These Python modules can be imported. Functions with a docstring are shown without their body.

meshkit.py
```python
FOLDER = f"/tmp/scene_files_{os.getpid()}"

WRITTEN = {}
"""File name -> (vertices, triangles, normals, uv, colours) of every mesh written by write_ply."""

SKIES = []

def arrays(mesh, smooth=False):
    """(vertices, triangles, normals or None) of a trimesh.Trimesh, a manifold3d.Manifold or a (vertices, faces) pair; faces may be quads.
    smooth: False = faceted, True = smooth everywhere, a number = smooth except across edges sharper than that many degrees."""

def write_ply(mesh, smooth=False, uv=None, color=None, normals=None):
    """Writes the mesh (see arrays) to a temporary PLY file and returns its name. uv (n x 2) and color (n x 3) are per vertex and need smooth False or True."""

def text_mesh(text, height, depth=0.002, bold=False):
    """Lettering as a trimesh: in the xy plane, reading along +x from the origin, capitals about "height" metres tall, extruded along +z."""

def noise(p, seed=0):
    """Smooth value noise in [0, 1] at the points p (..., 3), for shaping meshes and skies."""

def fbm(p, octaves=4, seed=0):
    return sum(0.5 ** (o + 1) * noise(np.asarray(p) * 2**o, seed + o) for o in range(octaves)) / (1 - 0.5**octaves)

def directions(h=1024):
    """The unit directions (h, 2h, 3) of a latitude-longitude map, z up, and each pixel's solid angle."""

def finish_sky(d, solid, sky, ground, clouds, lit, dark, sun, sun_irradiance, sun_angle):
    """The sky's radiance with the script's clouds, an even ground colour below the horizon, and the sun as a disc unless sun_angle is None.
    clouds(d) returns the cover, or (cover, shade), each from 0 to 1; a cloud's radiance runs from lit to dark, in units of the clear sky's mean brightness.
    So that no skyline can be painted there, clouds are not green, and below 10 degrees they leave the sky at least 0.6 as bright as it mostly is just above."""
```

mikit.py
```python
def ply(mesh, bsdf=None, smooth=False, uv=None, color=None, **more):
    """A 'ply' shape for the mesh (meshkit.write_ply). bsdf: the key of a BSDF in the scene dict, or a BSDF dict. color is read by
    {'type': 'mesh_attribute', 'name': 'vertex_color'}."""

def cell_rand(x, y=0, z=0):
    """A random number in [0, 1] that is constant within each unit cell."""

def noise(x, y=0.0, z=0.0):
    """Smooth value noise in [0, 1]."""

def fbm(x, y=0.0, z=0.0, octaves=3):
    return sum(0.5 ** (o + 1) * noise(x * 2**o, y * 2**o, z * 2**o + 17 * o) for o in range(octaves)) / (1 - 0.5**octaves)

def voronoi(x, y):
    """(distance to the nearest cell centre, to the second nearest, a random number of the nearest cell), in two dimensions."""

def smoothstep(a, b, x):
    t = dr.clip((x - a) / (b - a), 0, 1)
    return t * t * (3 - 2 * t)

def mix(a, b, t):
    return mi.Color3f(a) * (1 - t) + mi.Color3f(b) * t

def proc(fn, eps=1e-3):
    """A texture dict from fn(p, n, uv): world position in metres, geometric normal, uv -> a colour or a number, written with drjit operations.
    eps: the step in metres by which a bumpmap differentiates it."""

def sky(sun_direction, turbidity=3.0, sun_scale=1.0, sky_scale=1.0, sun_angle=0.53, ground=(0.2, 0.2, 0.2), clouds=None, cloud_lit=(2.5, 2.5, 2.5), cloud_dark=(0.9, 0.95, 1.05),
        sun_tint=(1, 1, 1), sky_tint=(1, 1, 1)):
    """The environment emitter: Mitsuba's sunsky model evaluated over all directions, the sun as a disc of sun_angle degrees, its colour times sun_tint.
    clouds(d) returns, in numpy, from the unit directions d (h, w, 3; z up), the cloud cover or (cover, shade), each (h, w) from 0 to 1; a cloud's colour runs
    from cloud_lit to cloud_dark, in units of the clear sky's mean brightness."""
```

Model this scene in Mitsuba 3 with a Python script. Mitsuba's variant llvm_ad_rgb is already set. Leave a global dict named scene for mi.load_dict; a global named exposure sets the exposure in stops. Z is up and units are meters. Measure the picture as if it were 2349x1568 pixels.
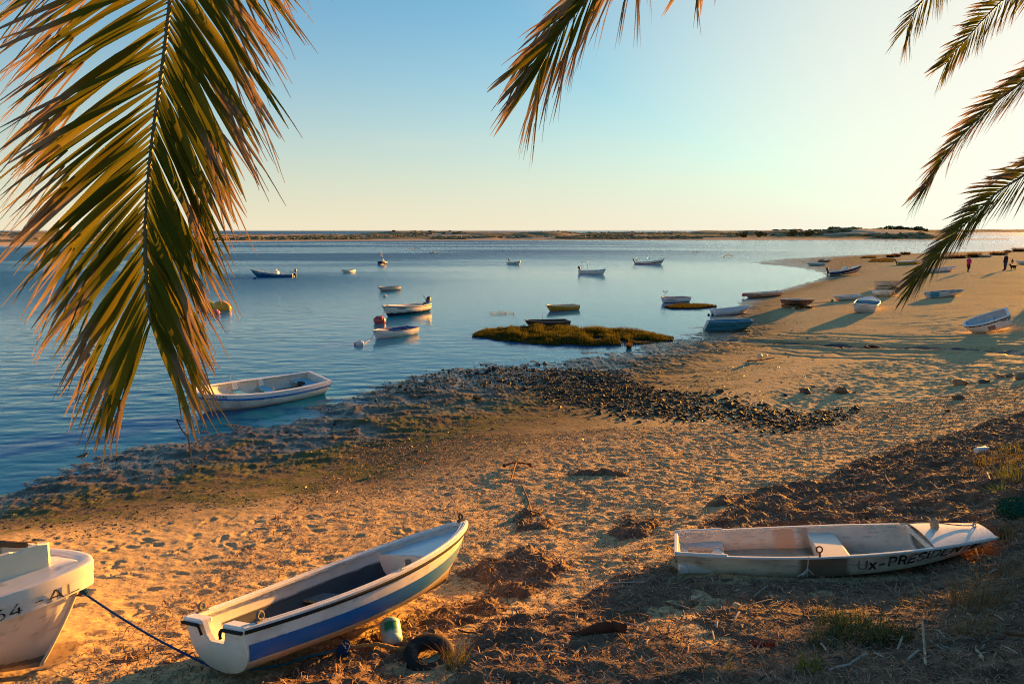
import math, numpy as np, trimesh, drjit as dr, mitsuba as mi, mikit, meshkit, manifold3d, shapely
from shapely import geometry as sg
from scipy.interpolate import RBFInterpolator, RegularGridInterpolator
from mikit import noise as dn, fbm as dfbm, smoothstep as dss, mix, voronoi, proc

# ------------------------------------------------------------------ camera, light
T = mi.ScalarTransform4f
scene, labels = {'type': 'scene'}, {}
CAM = np.array([0.0, 0.0, 6.0])
FOC, CX, CY = 1566.0, 1174.5, 784.0                     # a 24 mm lens; the photograph measured 2349 x 1568
PITCH = math.atan(254.5 / FOC)
cp, sp = math.cos(PITCH), math.sin(PITCH)
scene['camera'] = {'type': 'perspective', 'fov': 2 * math.degrees(math.atan(CX / FOC)), 'fov_axis': 'x', 'near_clip': 0.05, 'far_clip': 90000.0,
                   'to_world': T().look_at(origin=CAM.tolist(), target=[0, cp, 6 - sp], up=[0, 0, 1])}
SUN_AZ, SUN_EL = math.radians(42.0), math.radians(6.6)
SUN = np.array([math.sin(SUN_AZ) * math.cos(SUN_EL), math.cos(SUN_AZ) * math.cos(SUN_EL), math.sin(SUN_EL)])


def haze_and_streaks(d):
    """A low haze along the whole horizon, brighter towards the sun, and a few thin streaks of cirrus."""
    az, el = np.degrees(np.arctan2(d[..., 0], d[..., 1])), np.degrees(np.arcsin(np.clip(d[..., 2], -1, 1)))
    n = meshkit.fbm(np.stack([az * 0.16, el * 1.6 + az * 0.10, az * 0], -1), 4, 5)
    wisp = np.clip((n - 0.60) * 3.0, 0, 1) * 0.30 * np.exp(-((el - 5.0) / 2.0) ** 2)
    cover = 0.95 * np.exp(-(np.maximum(el, 0) / HAZE_EL) ** 1.25)
    near = np.degrees(np.arccos(np.clip(d @ SUN, -1, 1)))
    cover = np.maximum(cover, 0.96 * np.exp(-(near / 31.0) ** 2.4))
    shade = 1 - 0.75 * np.exp(-(near / 26.0) ** 1.3)
    return np.clip(cover + wisp * (1 - cover), 0, 1), shade


HAZE_EL = 9.0
exposure = 3.46
scene['sky'] = mikit.sky(SUN.tolist(), turbidity=2.5, sun_scale=2.5, sky_scale=1.0, ground=(0.25, 0.2, 0.15), clouds=haze_and_streaks,
                         cloud_lit=(4.1, 3.95, 3.85), cloud_dark=(3.5, 3.05, 2.18), sun_tint=(1.0, 0.82, 0.48), sky_tint=(0.235, 0.62, 0.94))


def ray(px, py):
    u, v = px - CX, CY - py
    return np.array([u, FOC * cp + v * sp, v * cp - FOC * sp]) / FOC


def at(px, py, depth):
    return CAM + ray(px, py) * depth


def level(px, py, z=0.0):
    r = ray(px, py)
    return CAM + r * ((z - CAM[2]) / r[2])


def px_of(p):
    d = np.asarray(p, float) - CAM
    z = d[..., 1] * cp - d[..., 2] * sp
    return np.stack([CX + FOC * d[..., 0] / z, CY - FOC * (d[..., 1] * sp + d[..., 2] * cp) / z], -1)


# ------------------------------------------------------------------ helpers
def add(key, mesh, bsdf='matte', color=None, smooth=35, to_world=None, uv=None):
    """One entry of the scene; repeats of a key take the next three-digit number. color: rgb or a function of the vertices."""
    base, n = key, 0
    while key in scene:
        n += 1
        key = f'{base}_{n:03d}'
    if isinstance(mesh, dict):
        d = dict(mesh)
    else:
        if color is None:
            d = mikit.ply(mesh, bsdf, smooth, uv)
        else:
            v, f, _ = meshkit.arrays(mesh, smooth)
            c = np.clip(color(v), 0, 1) if callable(color) else np.tile(np.asarray(color, float), (len(v), 1))
            d = mikit.ply((v, f), bsdf, bool(smooth), uv, c)
    if to_world is not None:
        d['to_world'] = to_world
    scene[key] = d
    return key


USED = {}


def new_name(name):
    """The key of a thing that is made of parts."""
    n = USED.get(name, -1) + 1
    USED[name] = n
    return name if n == 0 else f'{name}_{n:03d}'


def tag(key, label=None, cat=None, group=None, kind=None):
    e = {}
    for k, v in (('label', label), ('category', cat), ('group', group), ('kind', kind)):
        if v:
            e[k] = v
    labels[key] = e


def cat(*ms):
    ms = [m if isinstance(m, trimesh.Trimesh) else trimesh.Trimesh(*m, process=False) for m in ms]
    return trimesh.util.concatenate(ms) if len(ms) > 1 else ms[0]


def grid_mesh(P):
    """P (n, m, 3) -> mesh of quads."""
    n, m = P.shape[:2]
    i, j = np.meshgrid(np.arange(n - 1), np.arange(m - 1), indexing='ij')
    a = (i * m + j).ravel()
    q = np.stack([a, a + 1, a + m + 1, a + m], 1)
    return trimesh.Trimesh(P.reshape(-1, 3), np.vstack([q[:, [0, 1, 2]], q[:, [0, 2, 3]]]), process=False)


def smooth_path(pts, n=40):
    pts = np.asarray(pts, float)
    if len(pts) < 3:
        s = np.linspace(0, 1, n)[:, None]
        return pts[0] * (1 - s) + pts[-1] * s
    from scipy.interpolate import PchipInterpolator
    t = np.r_[0, np.cumsum(np.linalg.norm(np.diff(pts, axis=0), axis=1) + 1e-9)]
    return PchipInterpolator(t, pts)(np.linspace(0, t[-1], n))


def tube(pts, r, sides=8, cap=True, flat=None, closed=False):
    """A tube along the points; r a number or one per point. flat=(a, b): section scaled along (horizontal normal, other)."""
    p = np.asarray(pts, float)
    t = np.gradient(p, axis=0) if not closed else np.roll(p, -1, 0) - np.roll(p, 1, 0)
    t /= np.linalg.norm(t, axis=1, keepdims=True) + 1e-12
    ref = np.where(np.abs(t[:, 2:]) < 0.95, [0, 0, 1.0], [1.0, 0, 0])
    a = np.cross(t, ref)
    a /= np.linalg.norm(a, axis=1, keepdims=True) + 1e-12
    b = np.cross(a, t)
    ang = np.arange(sides) * 2 * np.pi / sides + math.pi / sides
    fa, fb = flat or (1, 1)
    rr = np.broadcast_to(r, (len(p),))[:, None, None]
    V = p[:, None] + rr * (fa * np.cos(ang)[None, :, None] * a[:, None] + fb * np.sin(ang)[None, :, None] * b[:, None])
    if closed:
        V = np.concatenate([V, V[:1]], 0)
    V = np.concatenate([V, V[:, :1]], 1)
    m = grid_mesh(V[:, ::-1])
    m.merge_vertices()
    if cap and not closed:
        vs, fs = [m], []
        for k in (0, -1):
            ring = V[k, :-1]
            c = ring.mean(0)
            i = np.arange(sides)
            f = np.stack([i, (i + 1) % sides, np.full(sides, sides)], 1)
            vs.append(trimesh.Trimesh(np.vstack([ring, c]), f if k == 0 else f[:, ::-1], process=False))
        m = cat(*vs)
    return m


def box(lo, hi, bevel=0.0):
    lo, hi = np.minimum(lo, hi), np.maximum(lo, hi)
    if bevel <= 0:
        return trimesh.creation.box(extents=np.asarray(hi) - lo, transform=trimesh.transformations.translation_matrix((np.asarray(hi) + lo) / 2))
    b = min(bevel, 0.49 * float(np.min(np.asarray(hi) - lo)))
    pts = []
    for s in np.ndindex(2, 2, 2):
        c = np.where(s, hi, lo)
        d = np.where(s, -1, 1) * b
        for k in range(3):
            q = c + d
            q[k] = c[k]
            pts.append(q)
    return trimesh.Trimesh(*trimesh.convex.convex_hull(np.array(pts)).__dict__.get('_x', ())) if False else trimesh.convex.convex_hull(np.array(pts))


def hull_of(pts):
    return trimesh.convex.convex_hull(np.asarray(pts, float))


def moved(m, M):
    m = m.copy()
    m.apply_transform(M)
    return m


def rotz(a):
    return trimesh.transformations.rotation_matrix(a, [0, 0, 1])


def pose(x, y, z, yaw=0, pitch=0, roll=0, s=1.0):
    """yaw: heading from +x, counter-clockwise; pitch: bow up; roll: to starboard down (radians)."""
    R = trimesh.transformations.rotation_matrix
    M = trimesh.transformations.translation_matrix([x, y, z]) @ R(yaw, [0, 0, 1]) @ R(-pitch, [0, 1, 0]) @ R(roll, [1, 0, 0])
    return M @ np.diag([s, s, s, 1.0])


def TW(M):
    return T(np.asarray(M, float).tolist())


def rot_to(d):
    """A matrix that turns +z to d."""
    d = np.asarray(d, float) / np.linalg.norm(d)
    return trimesh.geometry.align_vectors([0, 0, 1], d)


def fb(p, f, oc=4, seed=0):
    p = np.asarray(p, float) * f
    if p.shape[-1] == 2:
        p = np.concatenate([p, np.zeros(p.shape[:-1] + (1,))], -1)
    return meshkit.fbm(p, oc, seed)


def sst(a, b, x):
    t = np.clip((x - a) / (b - a), 0, 1)
    return t * t * (3 - 2 * t)


# ------------------------------------------------------------------ materials
def ref_color():
    return {'type': 'mesh_attribute', 'name': 'vertex_color'}


scene['paint'] = {'type': 'twosided', 'b': {'type': 'principled', 'base_color': ref_color(), 'roughness': 0.36, 'specular': 0.45}}
scene['matte'] = {'type': 'twosided', 'b': {'type': 'principled', 'base_color': ref_color(), 'roughness': 0.85, 'specular': 0.25}}
scene['leaf'] = {'type': 'principledthin', 'base_color': ref_color(), 'roughness': 0.45, 'diff_trans': 0.78, 'spec_trans': 0.0, 'eta': 1.4}
scene['metal'] = {'type': 'twosided', 'b': {'type': 'principled', 'base_color': {'type': 'rgb', 'value': [0.5, 0.5, 0.5]}, 'metallic': 0.9, 'roughness': 0.35}}
scene['stone'] = {'type': 'twosided', 'b': {'type': 'principled', 'base_color': ref_color(), 'roughness': 0.75, 'specular': 0.3}}


def wind_on(x, y):
    """Where the breeze ruffles the lagoon: open water and the left; the lee of the beach lies calm."""
    calm = dss(-34.0, 10.0, x + 4.0) * (1 - dss(70.0, 230.0, y)) * dss(20.0, 40.0, y + 0.4 * x)
    streak = dss(0.38, 0.62, dfbm(x * 0.010 + y * 0.004, y * 0.045, 3.0, 3))
    return (1 - 0.88 * calm) * (0.45 + 0.55 * streak)


def wave_height(p, n, uv):
    x, y = p.x, p.y
    wind = wind_on(x, y)
    far = dss(45.0, 190.0, y)
    a = dfbm(x * 0.8 + y * 0.3, y * 1.9 - x * 0.2, 0.0, 2) * 0.062 * (0.07 + 0.93 * wind) * (1 - 0.97 * far)
    b = dfbm(x * 3.1 - y * 0.9, y * 5.2 + x * 0.5, 7.0, 2) * 0.012 * (0.06 + 0.94 * wind) * (1 - dss(30.0, 100.0, y))
    return a + b


def water_rough(p, n, uv):
    return 0.09 + 0.38 * wind_on(p.x, p.y) * dss(20.0, 90.0, p.y) * (1 - 0.72 * dss(-20.0, 110.0, p.x)) + 0.12 * dss(600.0, 1300.0, p.y)


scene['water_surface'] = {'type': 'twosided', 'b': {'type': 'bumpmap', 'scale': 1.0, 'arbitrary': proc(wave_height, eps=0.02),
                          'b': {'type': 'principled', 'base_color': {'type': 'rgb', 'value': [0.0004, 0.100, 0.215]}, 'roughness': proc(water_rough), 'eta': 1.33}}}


def sand_wet(p):
    """1 where the sand is soaked, falling with height above the water."""
    w = p.z + 0.16 * (dfbm(p.x * 0.5, p.y * 0.5, 2.0, 3) - 0.5) + 0.10 * (dfbm(p.x * 3.1, p.y * 3.1, 4.0, 2) - 0.5)
    left = dss(9.0, 0.5, p.x) * (1 - dss(40.0, 55.0, p.y))
    return 1 - dss(0.08 + 0.20 * left, 0.50 + 0.34 * left, w)


def sand_color(p, n, uv):
    wet = sand_wet(p)
    left = dss(9.0, 0.5, p.x) * (1 - dss(40.0, 55.0, p.y))
    soaked = 1 - dss(0.05 + 0.12 * left, 0.24 + 0.36 * left, p.z + 0.16 * (dfbm(p.x * 2.0, p.y * 3.0, 1.0, 3) - 0.5))
    big = dfbm(p.x * 0.7, p.y * 0.7, 0.0, 3)
    fine = dfbm(p.x * 24, p.y * 24, p.z * 24, 2)
    dry = mix((0.385, 0.264, 0.126), (0.475, 0.334, 0.166), big) * (0.78 + 0.44 * fine)
    spots = dss(0.70, 0.80, dn(p.x * 31, p.y * 31, 9.0))
    dry = dry * (1 - 0.35 * spots)
    damp = mix((0.135, 0.092, 0.042), (0.20, 0.138, 0.066), big) * (0.75 + 0.5 * fine)
    mud = mix((0.034, 0.027, 0.016), (0.075, 0.056, 0.031), dfbm(p.x * 1.7, p.y * 2.6, 5.0, 3)) * (0.7 + 0.6 * fine)
    c = mix(mix(dry, damp, wet), mud, soaked * 0.85)
    near = 1 - dss(34.0, 52.0, p.y)
    band = dss(0.04, 0.20, p.z) * (1 - dss(0.38, 0.80, p.z)) * (0.45 + 0.55 * dss(3.0, -3.0, p.x)) * near
    weed = dss(0.46, 0.62, 0.62 * dfbm(p.x * 0.9, p.y * 1.8, 11.0, 3) + 0.38 * dfbm(p.x * 9, p.y * 13, 3.0, 3) + 0.12 * (band - 0.6))
    c = mix(c, mix((0.040, 0.042, 0.006), (0.10, 0.10, 0.012), dn(p.x * 7, p.y * 7, 2.0)), weed * band * 0.9)
    return c


def sand_rough(p, n, uv):
    soaked = 1 - dss(0.03, 0.25, p.z + 0.06 * (dn(p.x * 2.0, p.y * 2.0, 1.0) - 0.5))
    return 0.92 - 0.62 * soaked


def sand_fine(p, n, uv):
    return 0.010 * dfbm(p.x * 16, p.y * 16, p.z * 16, 3) + 0.004 * dn(p.x * 70, p.y * 70, p.z * 70)


scene['sand'] = {'type': 'twosided', 'b': {'type': 'bumpmap', 'scale': 1.0, 'arbitrary': proc(sand_fine, eps=0.006),
                 'b': {'type': 'principled', 'base_color': proc(sand_color), 'roughness': proc(sand_rough), 'specular': 0.4}}}

# ------------------------------------------------------------------ ground: heights in metres above the water, at points of the beach
SHORE = [(-260, 1215), (0, 1130), (100, 1092), (200, 1060), (300, 1035), (400, 1010), (480, 985), (600, 975), (700, 950), (760, 922), (850, 888), (960, 852), (1110, 832),
         (1300, 822), (1450, 803), (1540, 783), (1600, 758), (1640, 722), (1700, 690), (1750, 671), (1850, 657), (1900, 642), (1917, 632), (1900, 622), (1850, 616),
         (1750, 611), (1690, 604), (1700, 597), (1800, 592), (2000, 584), (2200, 577.5), (2349, 573), (2700, 565)]
LAND = [(545, 1540, 2.0), (985, 1372, 1.55), (760, 1460, 1.8), (80, 1510, 1.75), (-150, 1560, 1.75), (0, 1240, .72), (-200, 1290, .7), (300, 1130, .14), (0, 1185, .10), (150, 1170, .22), (300, 1560, 2.0),
        (300, 1400, 1.35), (300, 1260, .88), (600, 1200, .85), (600, 1080, .17), (700, 1030, .08), (900, 1000, .19), (850, 1100, .42), (1180, 1090, .85), (1100, 920, .09), (1300, 900, .18), (1280, 1000, .5), (1500, 1100, 1.2),
        (1600, 980, .68), (1650, 900, .42), (1400, 1250, 1.55), (1250, 1380, 1.8), (1550, 1322, 2.15), (1100, 1500, 2.1), (1500, 1500, 2.45), (2000, 1332, 2.35), (2260, 1290, 2.5),
        (1700, 1190, 1.85), (2000, 1030, 1.6), (1850, 950, .85), (2349, 960, 2.0), (2349, 1200, 2.7), (2349, 1500, 3.0), (1174, 1568, 2.25), (2000, 1540, 2.85), (2650, 1100, 3.0), (2700, 1600, 3.3),
        (2110, 860, 1.1), (1850, 850, .62), (1500, 850, .17), (1700, 820, .32), (2000, 800, .72), (2265, 775, 1.25), (2349, 790, 1.5), (1980, 720, .8), (1700, 758, .07), (1826, 707, .42),
        (1680, 722, .03), (1748, 682, .035), (1942, 690, .68), (2030, 682, .85), (2165, 682, 1.3), (2220, 625, 1.9), (2306, 620, 2.05), (2349, 700, 1.8), (2100, 610, .9), (1940, 633, .05),
        (2349, 592, 1.55), (2255, 590, 1.2), (2100, 591, .45), (1870, 609, .11), (1800, 603, .09), (2000, 597, .15), (1980, 640, .5), (2600, 700, 2.3), (2600, 600, 2.0), (2600, 850, 2.5)]
SEA = [(0, 1000, -1.2), (300, 900, -1.3), (300, 980, -.5), (600, 930, -.35), (480, 960, -.35), (700, 880, -.9), (1000, 790, -1.0), (1300, 750, -.4), (1500, 720, -.6), (1600, 690, -.5), (1700, 650, -.7),
       (1850, 635, -.4), (800, 700, -1.5), (1300, 640, -1.4), (1600, 585, -1.0), (2000, 573, -1.0), (2349, 562, -1.0), (-300, 1000, -1.3), (0, 700, -1.5), (1300, 580, -1.5), (1770, 600, .15), (1830, 604, .17), (1725, 601, .08), (1925, 614, -.12), (1965, 608, -.10), (2010, 603, -.06)]
PC = np.array([level(a, b, c) for a, b, c in LAND + SEA] + [level(a, b, 0.0) for a, b in SHORE])


def warp_xy(x, y):
    y = np.maximum(y, 1.5)
    r = np.hypot(x, y + 3)
    return np.stack([np.arctan2(x, y + 3) * 2.2, np.log(r)], -1)


RBF = RBFInterpolator(warp_xy(PC[:, 0], PC[:, 1]), PC[:, 2], kernel='linear', smoothing=0.002, neighbors=40)


def stretch(step, end, growth):
    out, s = [], step
    while sum(out) < end:
        s *= growth
        out.append(s)
    return np.cumsum(out)


gx = np.concatenate([(-11 - stretch(.037, 53, 1.035))[::-1], np.arange(-11, 14.001, .037), 14 + stretch(.037, 330, 1.03)])
gy = np.concatenate([np.linspace(-30, 3.0, 18), 3.4 * np.exp(np.arange(0, math.log(240 / 3.4), .0059))])
GX, GY = np.meshgrid(gx, gy, indexing='ij')
cx_, cy_ = gx[::6], gy[np.r_[0:18, 18:len(gy):4]]
cx_, cy_ = np.r_[cx_, gx[-1]] if cx_[-1] != gx[-1] else cx_, np.r_[cy_, gy[-1]] if cy_[-1] != gy[-1] else cy_
C1, C2 = np.meshgrid(cx_, cy_, indexing='ij')
HC = RBF(warp_xy(C1.ravel(), C2.ravel())).reshape(C1.shape)
from scipy.ndimage import gaussian_filter
HC = gaussian_filter(HC, 1.2)
H0i = RegularGridInterpolator((cx_, cy_), HC, bounds_error=False, fill_value=None)


def H0(x, y):
    x, y = np.broadcast_arrays(np.asarray(x, float), np.asarray(y, float))
    return H0i(np.stack([np.clip(x, gx[0], gx[-1]), np.clip(y, gy[0], gy[-1])], -1))


def ground(px, py):
    """The point of the beach seen at a place of the photograph."""
    r, s = ray(px, py), None
    ss = np.geomspace(3.0, 400, 4000)
    p = CAM + r * ss[:, None]
    k = np.argmax(p[:, 2] < H0(p[:, 0], p[:, 1]))
    a, b = ss[max(k - 1, 0)], ss[k]
    for _ in range(25):
        m = (a + b) / 2
        q = CAM + r * m
        a, b = (a, m) if q[2] < H0(q[0], q[1]) else (m, b)
    return CAM + r * b


def gpoly(pts):
    return sg.Polygon([ground(*p)[:2] for p in pts]).buffer(0)
# ------------------------------------------------------------------ boats
class Hull:
    """An open boat. x runs forward from the transom, y to port, z up from the keel. t: 0 at the stern, 1 at the bow; w: 0 at the keel, 1 at the sheer."""

    def __init__(s, L, B, stern=0.8, bow=0.0, full=2.2, fine=0.8, tm=0.38, s0=0.45, s1=0.7, sag=0.04, rocker=0.25, rk0=0.0, rake=0.35, trake=0.05, er=2.6, eb=1.15, chine=None, th=0.03):
        s.__dict__.update(locals())

    def b(s, t):
        t = np.asarray(t, float)
        a = s.stern + (1 - s.stern) * np.sin(np.clip(t / s.tm, 0, 1) * np.pi / 2)
        u = np.clip((t - s.tm) / (1 - s.tm), 0, 1)
        f = (1 - u ** s.full)
        f = s.bow + (1 - s.bow) * np.maximum(f, 0) ** s.fine
        return s.B / 2 * np.where(t < s.tm, a, f)

    def sheer(s, t):
        t = np.asarray(t, float)
        return s.s0 + (s.s1 - s.s0) * t ** 1.8 - s.sag * 4 * t * (1 - t)

    def keel(s, t):
        t = np.asarray(t, float)
        return s.rocker * np.clip((t - 0.55) / 0.45, 0, 1) ** 2.2 + s.rk0 * np.clip(1 - t / 0.45, 0, 1) ** 1.8

    def P(s, t, w, side=-1, inset=0.0, lift=0.0):
        """A point of the outer side (side -1 starboard, 1 port); inset moves it inwards, lift raises the keel."""
        t, w = np.broadcast_arrays(np.asarray(t, float), np.asarray(w, float))
        k, h = s.keel(t) + lift, s.sheer(t)
        m = np.clip((t - 0.3) / 0.7, 0, 1) ** 1.5
        if s.chine is None:
            e = s.er + (s.eb - s.er) * m
            yn = 1 - np.maximum(1 - w, 0) ** e
            zn = w ** (1 + 0.75 * (1 - m))
        else:
            cy, cz = s.chine
            cy2, cz2 = cy + (0.55 - cy) * m, cz + (0.42 - cz) * m
            lo = w < 0.4
            yn = np.where(lo, cy2 * w / 0.4, cy2 + (1 - cy2) * (w - 0.4) / 0.6)
            zn = np.where(lo, cz2 * w / 0.4, cz2 + (1 - cz2) * (w - 0.4) / 0.6)
        y = np.maximum(s.b(t) * yn - inset * np.minimum(1, 4 * w + 0.15), 0)
        z = k + (h - k) * zn
        x = t * s.L - s.rake * np.clip((t - 0.5) / 0.5, 0, 1) ** 3 * np.maximum(1 - zn, 0) ** 1.3 - inset * np.clip((t - 0.7) / 0.3, 0, 1) * 1.5 + s.trake * (1 - t) ** 4 * (1 - zn)
        return np.stack([x, side * y, z], -1)

    def N(s, t, w, side):
        e = 1e-3
        a = s.P(np.minimum(t + e, 1), w, side) - s.P(np.maximum(t - e, 0), w, side)
        c = s.P(t, np.minimum(w + e, 1), side) - s.P(t, np.maximum(w - e, 0), side)
        n = np.cross(a, c) * (1 if side < 0 else -1)
        n = n / (np.linalg.norm(n, axis=-1, keepdims=True) + 1e-9)
        return n * np.where(n[..., 1:2] * side < 0, -1, 1)

    ts = np.r_[np.linspace(0, .8, 22), np.linspace(.83, 1, 11)]
    ws = np.r_[0, .04, .1, .17, .25, .33, .4, .4001, .5, .6, .7, .8, .9, 1]

    def shell(s, inset=0.0, lift=0.0, flip=False, t0=0.0, t1=1.0):
        ts = t0 + (t1 - t0) * s.ts
        tt, ww = np.meshgrid(ts, s.ws, indexing='ij')
        G = np.concatenate([s.P(tt, ww, -1, inset, lift)[:, ::-1], s.P(tt, ww, 1, inset, lift)[:, 1:]], 1)
        m = grid_mesh(G if flip else G[:, ::-1])
        m.merge_vertices(digits_vertex=5)
        m.update_faces(m.nondegenerate_faces())
        return m, G

    def outer(s, transom=True, t0=0.0):
        m, G = s.shell(t0=t0)
        if not transom:
            return m
        return cat(m, s.bulkhead(t0, 0.0, flip=True), s.bulkhead(1.0, 0.0) if s.bow > 0 else trimesh.Trimesh())

    def profile(s, t, inset=0.0, lift=0.0):
        a = s.P(t, s.ws, -1, inset, lift)[::-1]
        b = s.P(t, s.ws, 1, inset, lift)[1:]
        return np.concatenate([a, b])

    def bulkhead(s, t, inset=0.0, lift=0.0, flip=False, camber=0.0):
        p = s.profile(t, inset, lift)
        top = [[(p[0, 0] + p[-1, 0]) / 2, 0, p[0, 2] + camber]]
        v = np.vstack([p, top])
        n = len(p)
        i = np.arange(n - 1)
        f = np.stack([i, i + 1, np.full(n - 1, n)], 1)
        return trimesh.Trimesh(v, f[:, ::-1] if flip else f, process=False)

    def gunwale(s, width, out=0.012, thick=0.03, t0=0.0, t1=1.0, sides=(-1, 1), n=40):
        """The rail along the top of the side: a flat-topped bar with rounded corners."""
        ms = []
        ts = np.r_[np.linspace(t0, t0 + (t1 - t0) * .75, n), np.linspace(t0 + (t1 - t0) * .78, t1, n // 2)]
        sec = np.array([[-1, 0], [-1, -.75], [-.9, -1], [.9, -1], [1, -.75], [1, 0], [.75, .3], [-.75, .3]])
        for sd in sides:
            c = s.P(ts, 1.0, sd)
            d = np.gradient(c, axis=0)
            d[:, 2] = 0
            d /= np.linalg.norm(d, axis=1, keepdims=True) + 1e-9
            nrm = np.stack([-d[:, 1], d[:, 0], 0 * d[:, 0]], 1) * sd      # outwards
            nrm[nrm[:, 1] * sd < 0] *= 1
            half = np.minimum((width + out) / 2, np.abs(c[:, 1]) * .999 + out)
            cc = c + nrm * (out - half)[:, None]
            G = cc[:, None] + nrm[:, None] * half[:, None, None] * sec[None, :, :1] + np.array([0, 0, thick]) * sec[None, :, 1:]
            G = np.concatenate([G, G[:, :1]], 1)
            m = grid_mesh(G if sd > 0 else G[:, ::-1])
            e = [hull_of(np.vstack([G[k], G[k] + 1e-4 * np.array([1, .3, .2])])) for k in (0, -1)]
            ms += [m]
        m = cat(*ms)
        m.merge_vertices(digits_vertex=5)
        return m

    def rail(s, w, r, out=0.0, t0=0.0, t1=1.0, across=True, sides=8, flat=None, n=44):
        """A tube along the side at w, both sides and, with across, along the transom."""
        ts = np.r_[np.linspace(t0, .8, n), np.linspace(.82, t1, n // 2)]
        a = s.P(ts, w, -1) + s.N(ts, w, -1) * out
        b = s.P(ts, w, 1) + s.N(ts, w, 1) * out
        ms = [tube(a, r, sides, flat=flat), tube(b, r, sides, flat=flat)]
        if across:
            ms.append(tube(smooth_path([a[0], b[0]], 6), r, sides, flat=flat))
        return cat(*ms)

    def band(s, w0, w1, t0=0.0, t1=1.0, off=0.004, sides=(-1, 1), nw=5):
        """A painted band on the side, between w0 and w1 (numbers or functions of t)."""
        ts = np.r_[np.linspace(t0, t0 + (t1 - t0) * .8, 30), np.linspace(t0 + (t1 - t0) * .82, t1, 12)]
        a = np.array([w0(t) if callable(w0) else w0 for t in ts])
        c = np.array([w1(t) if callable(w1) else w1 for t in ts])
        u = np.linspace(0, 1, nw)
        tt = np.repeat(ts[:, None], nw, 1)
        ww = a[:, None] * (1 - u) + c[:, None] * u
        ms = []
        for sd in sides:
            G = s.P(tt, ww, sd) + s.N(tt, ww, sd) * off
            ms.append(grid_mesh(G if sd > 0 else G[:, ::-1]))
        return cat(*ms)

    def inside_at(s, t, z, inset):
        ws = np.linspace(0, 1, 60)
        p = s.P(np.full(60, t), ws, 1, inset, inset)
        return float(np.interp(z, p[:, 2], p[:, 1])), float(np.interp(z, p[:, 2], p[:, 0]))

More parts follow.
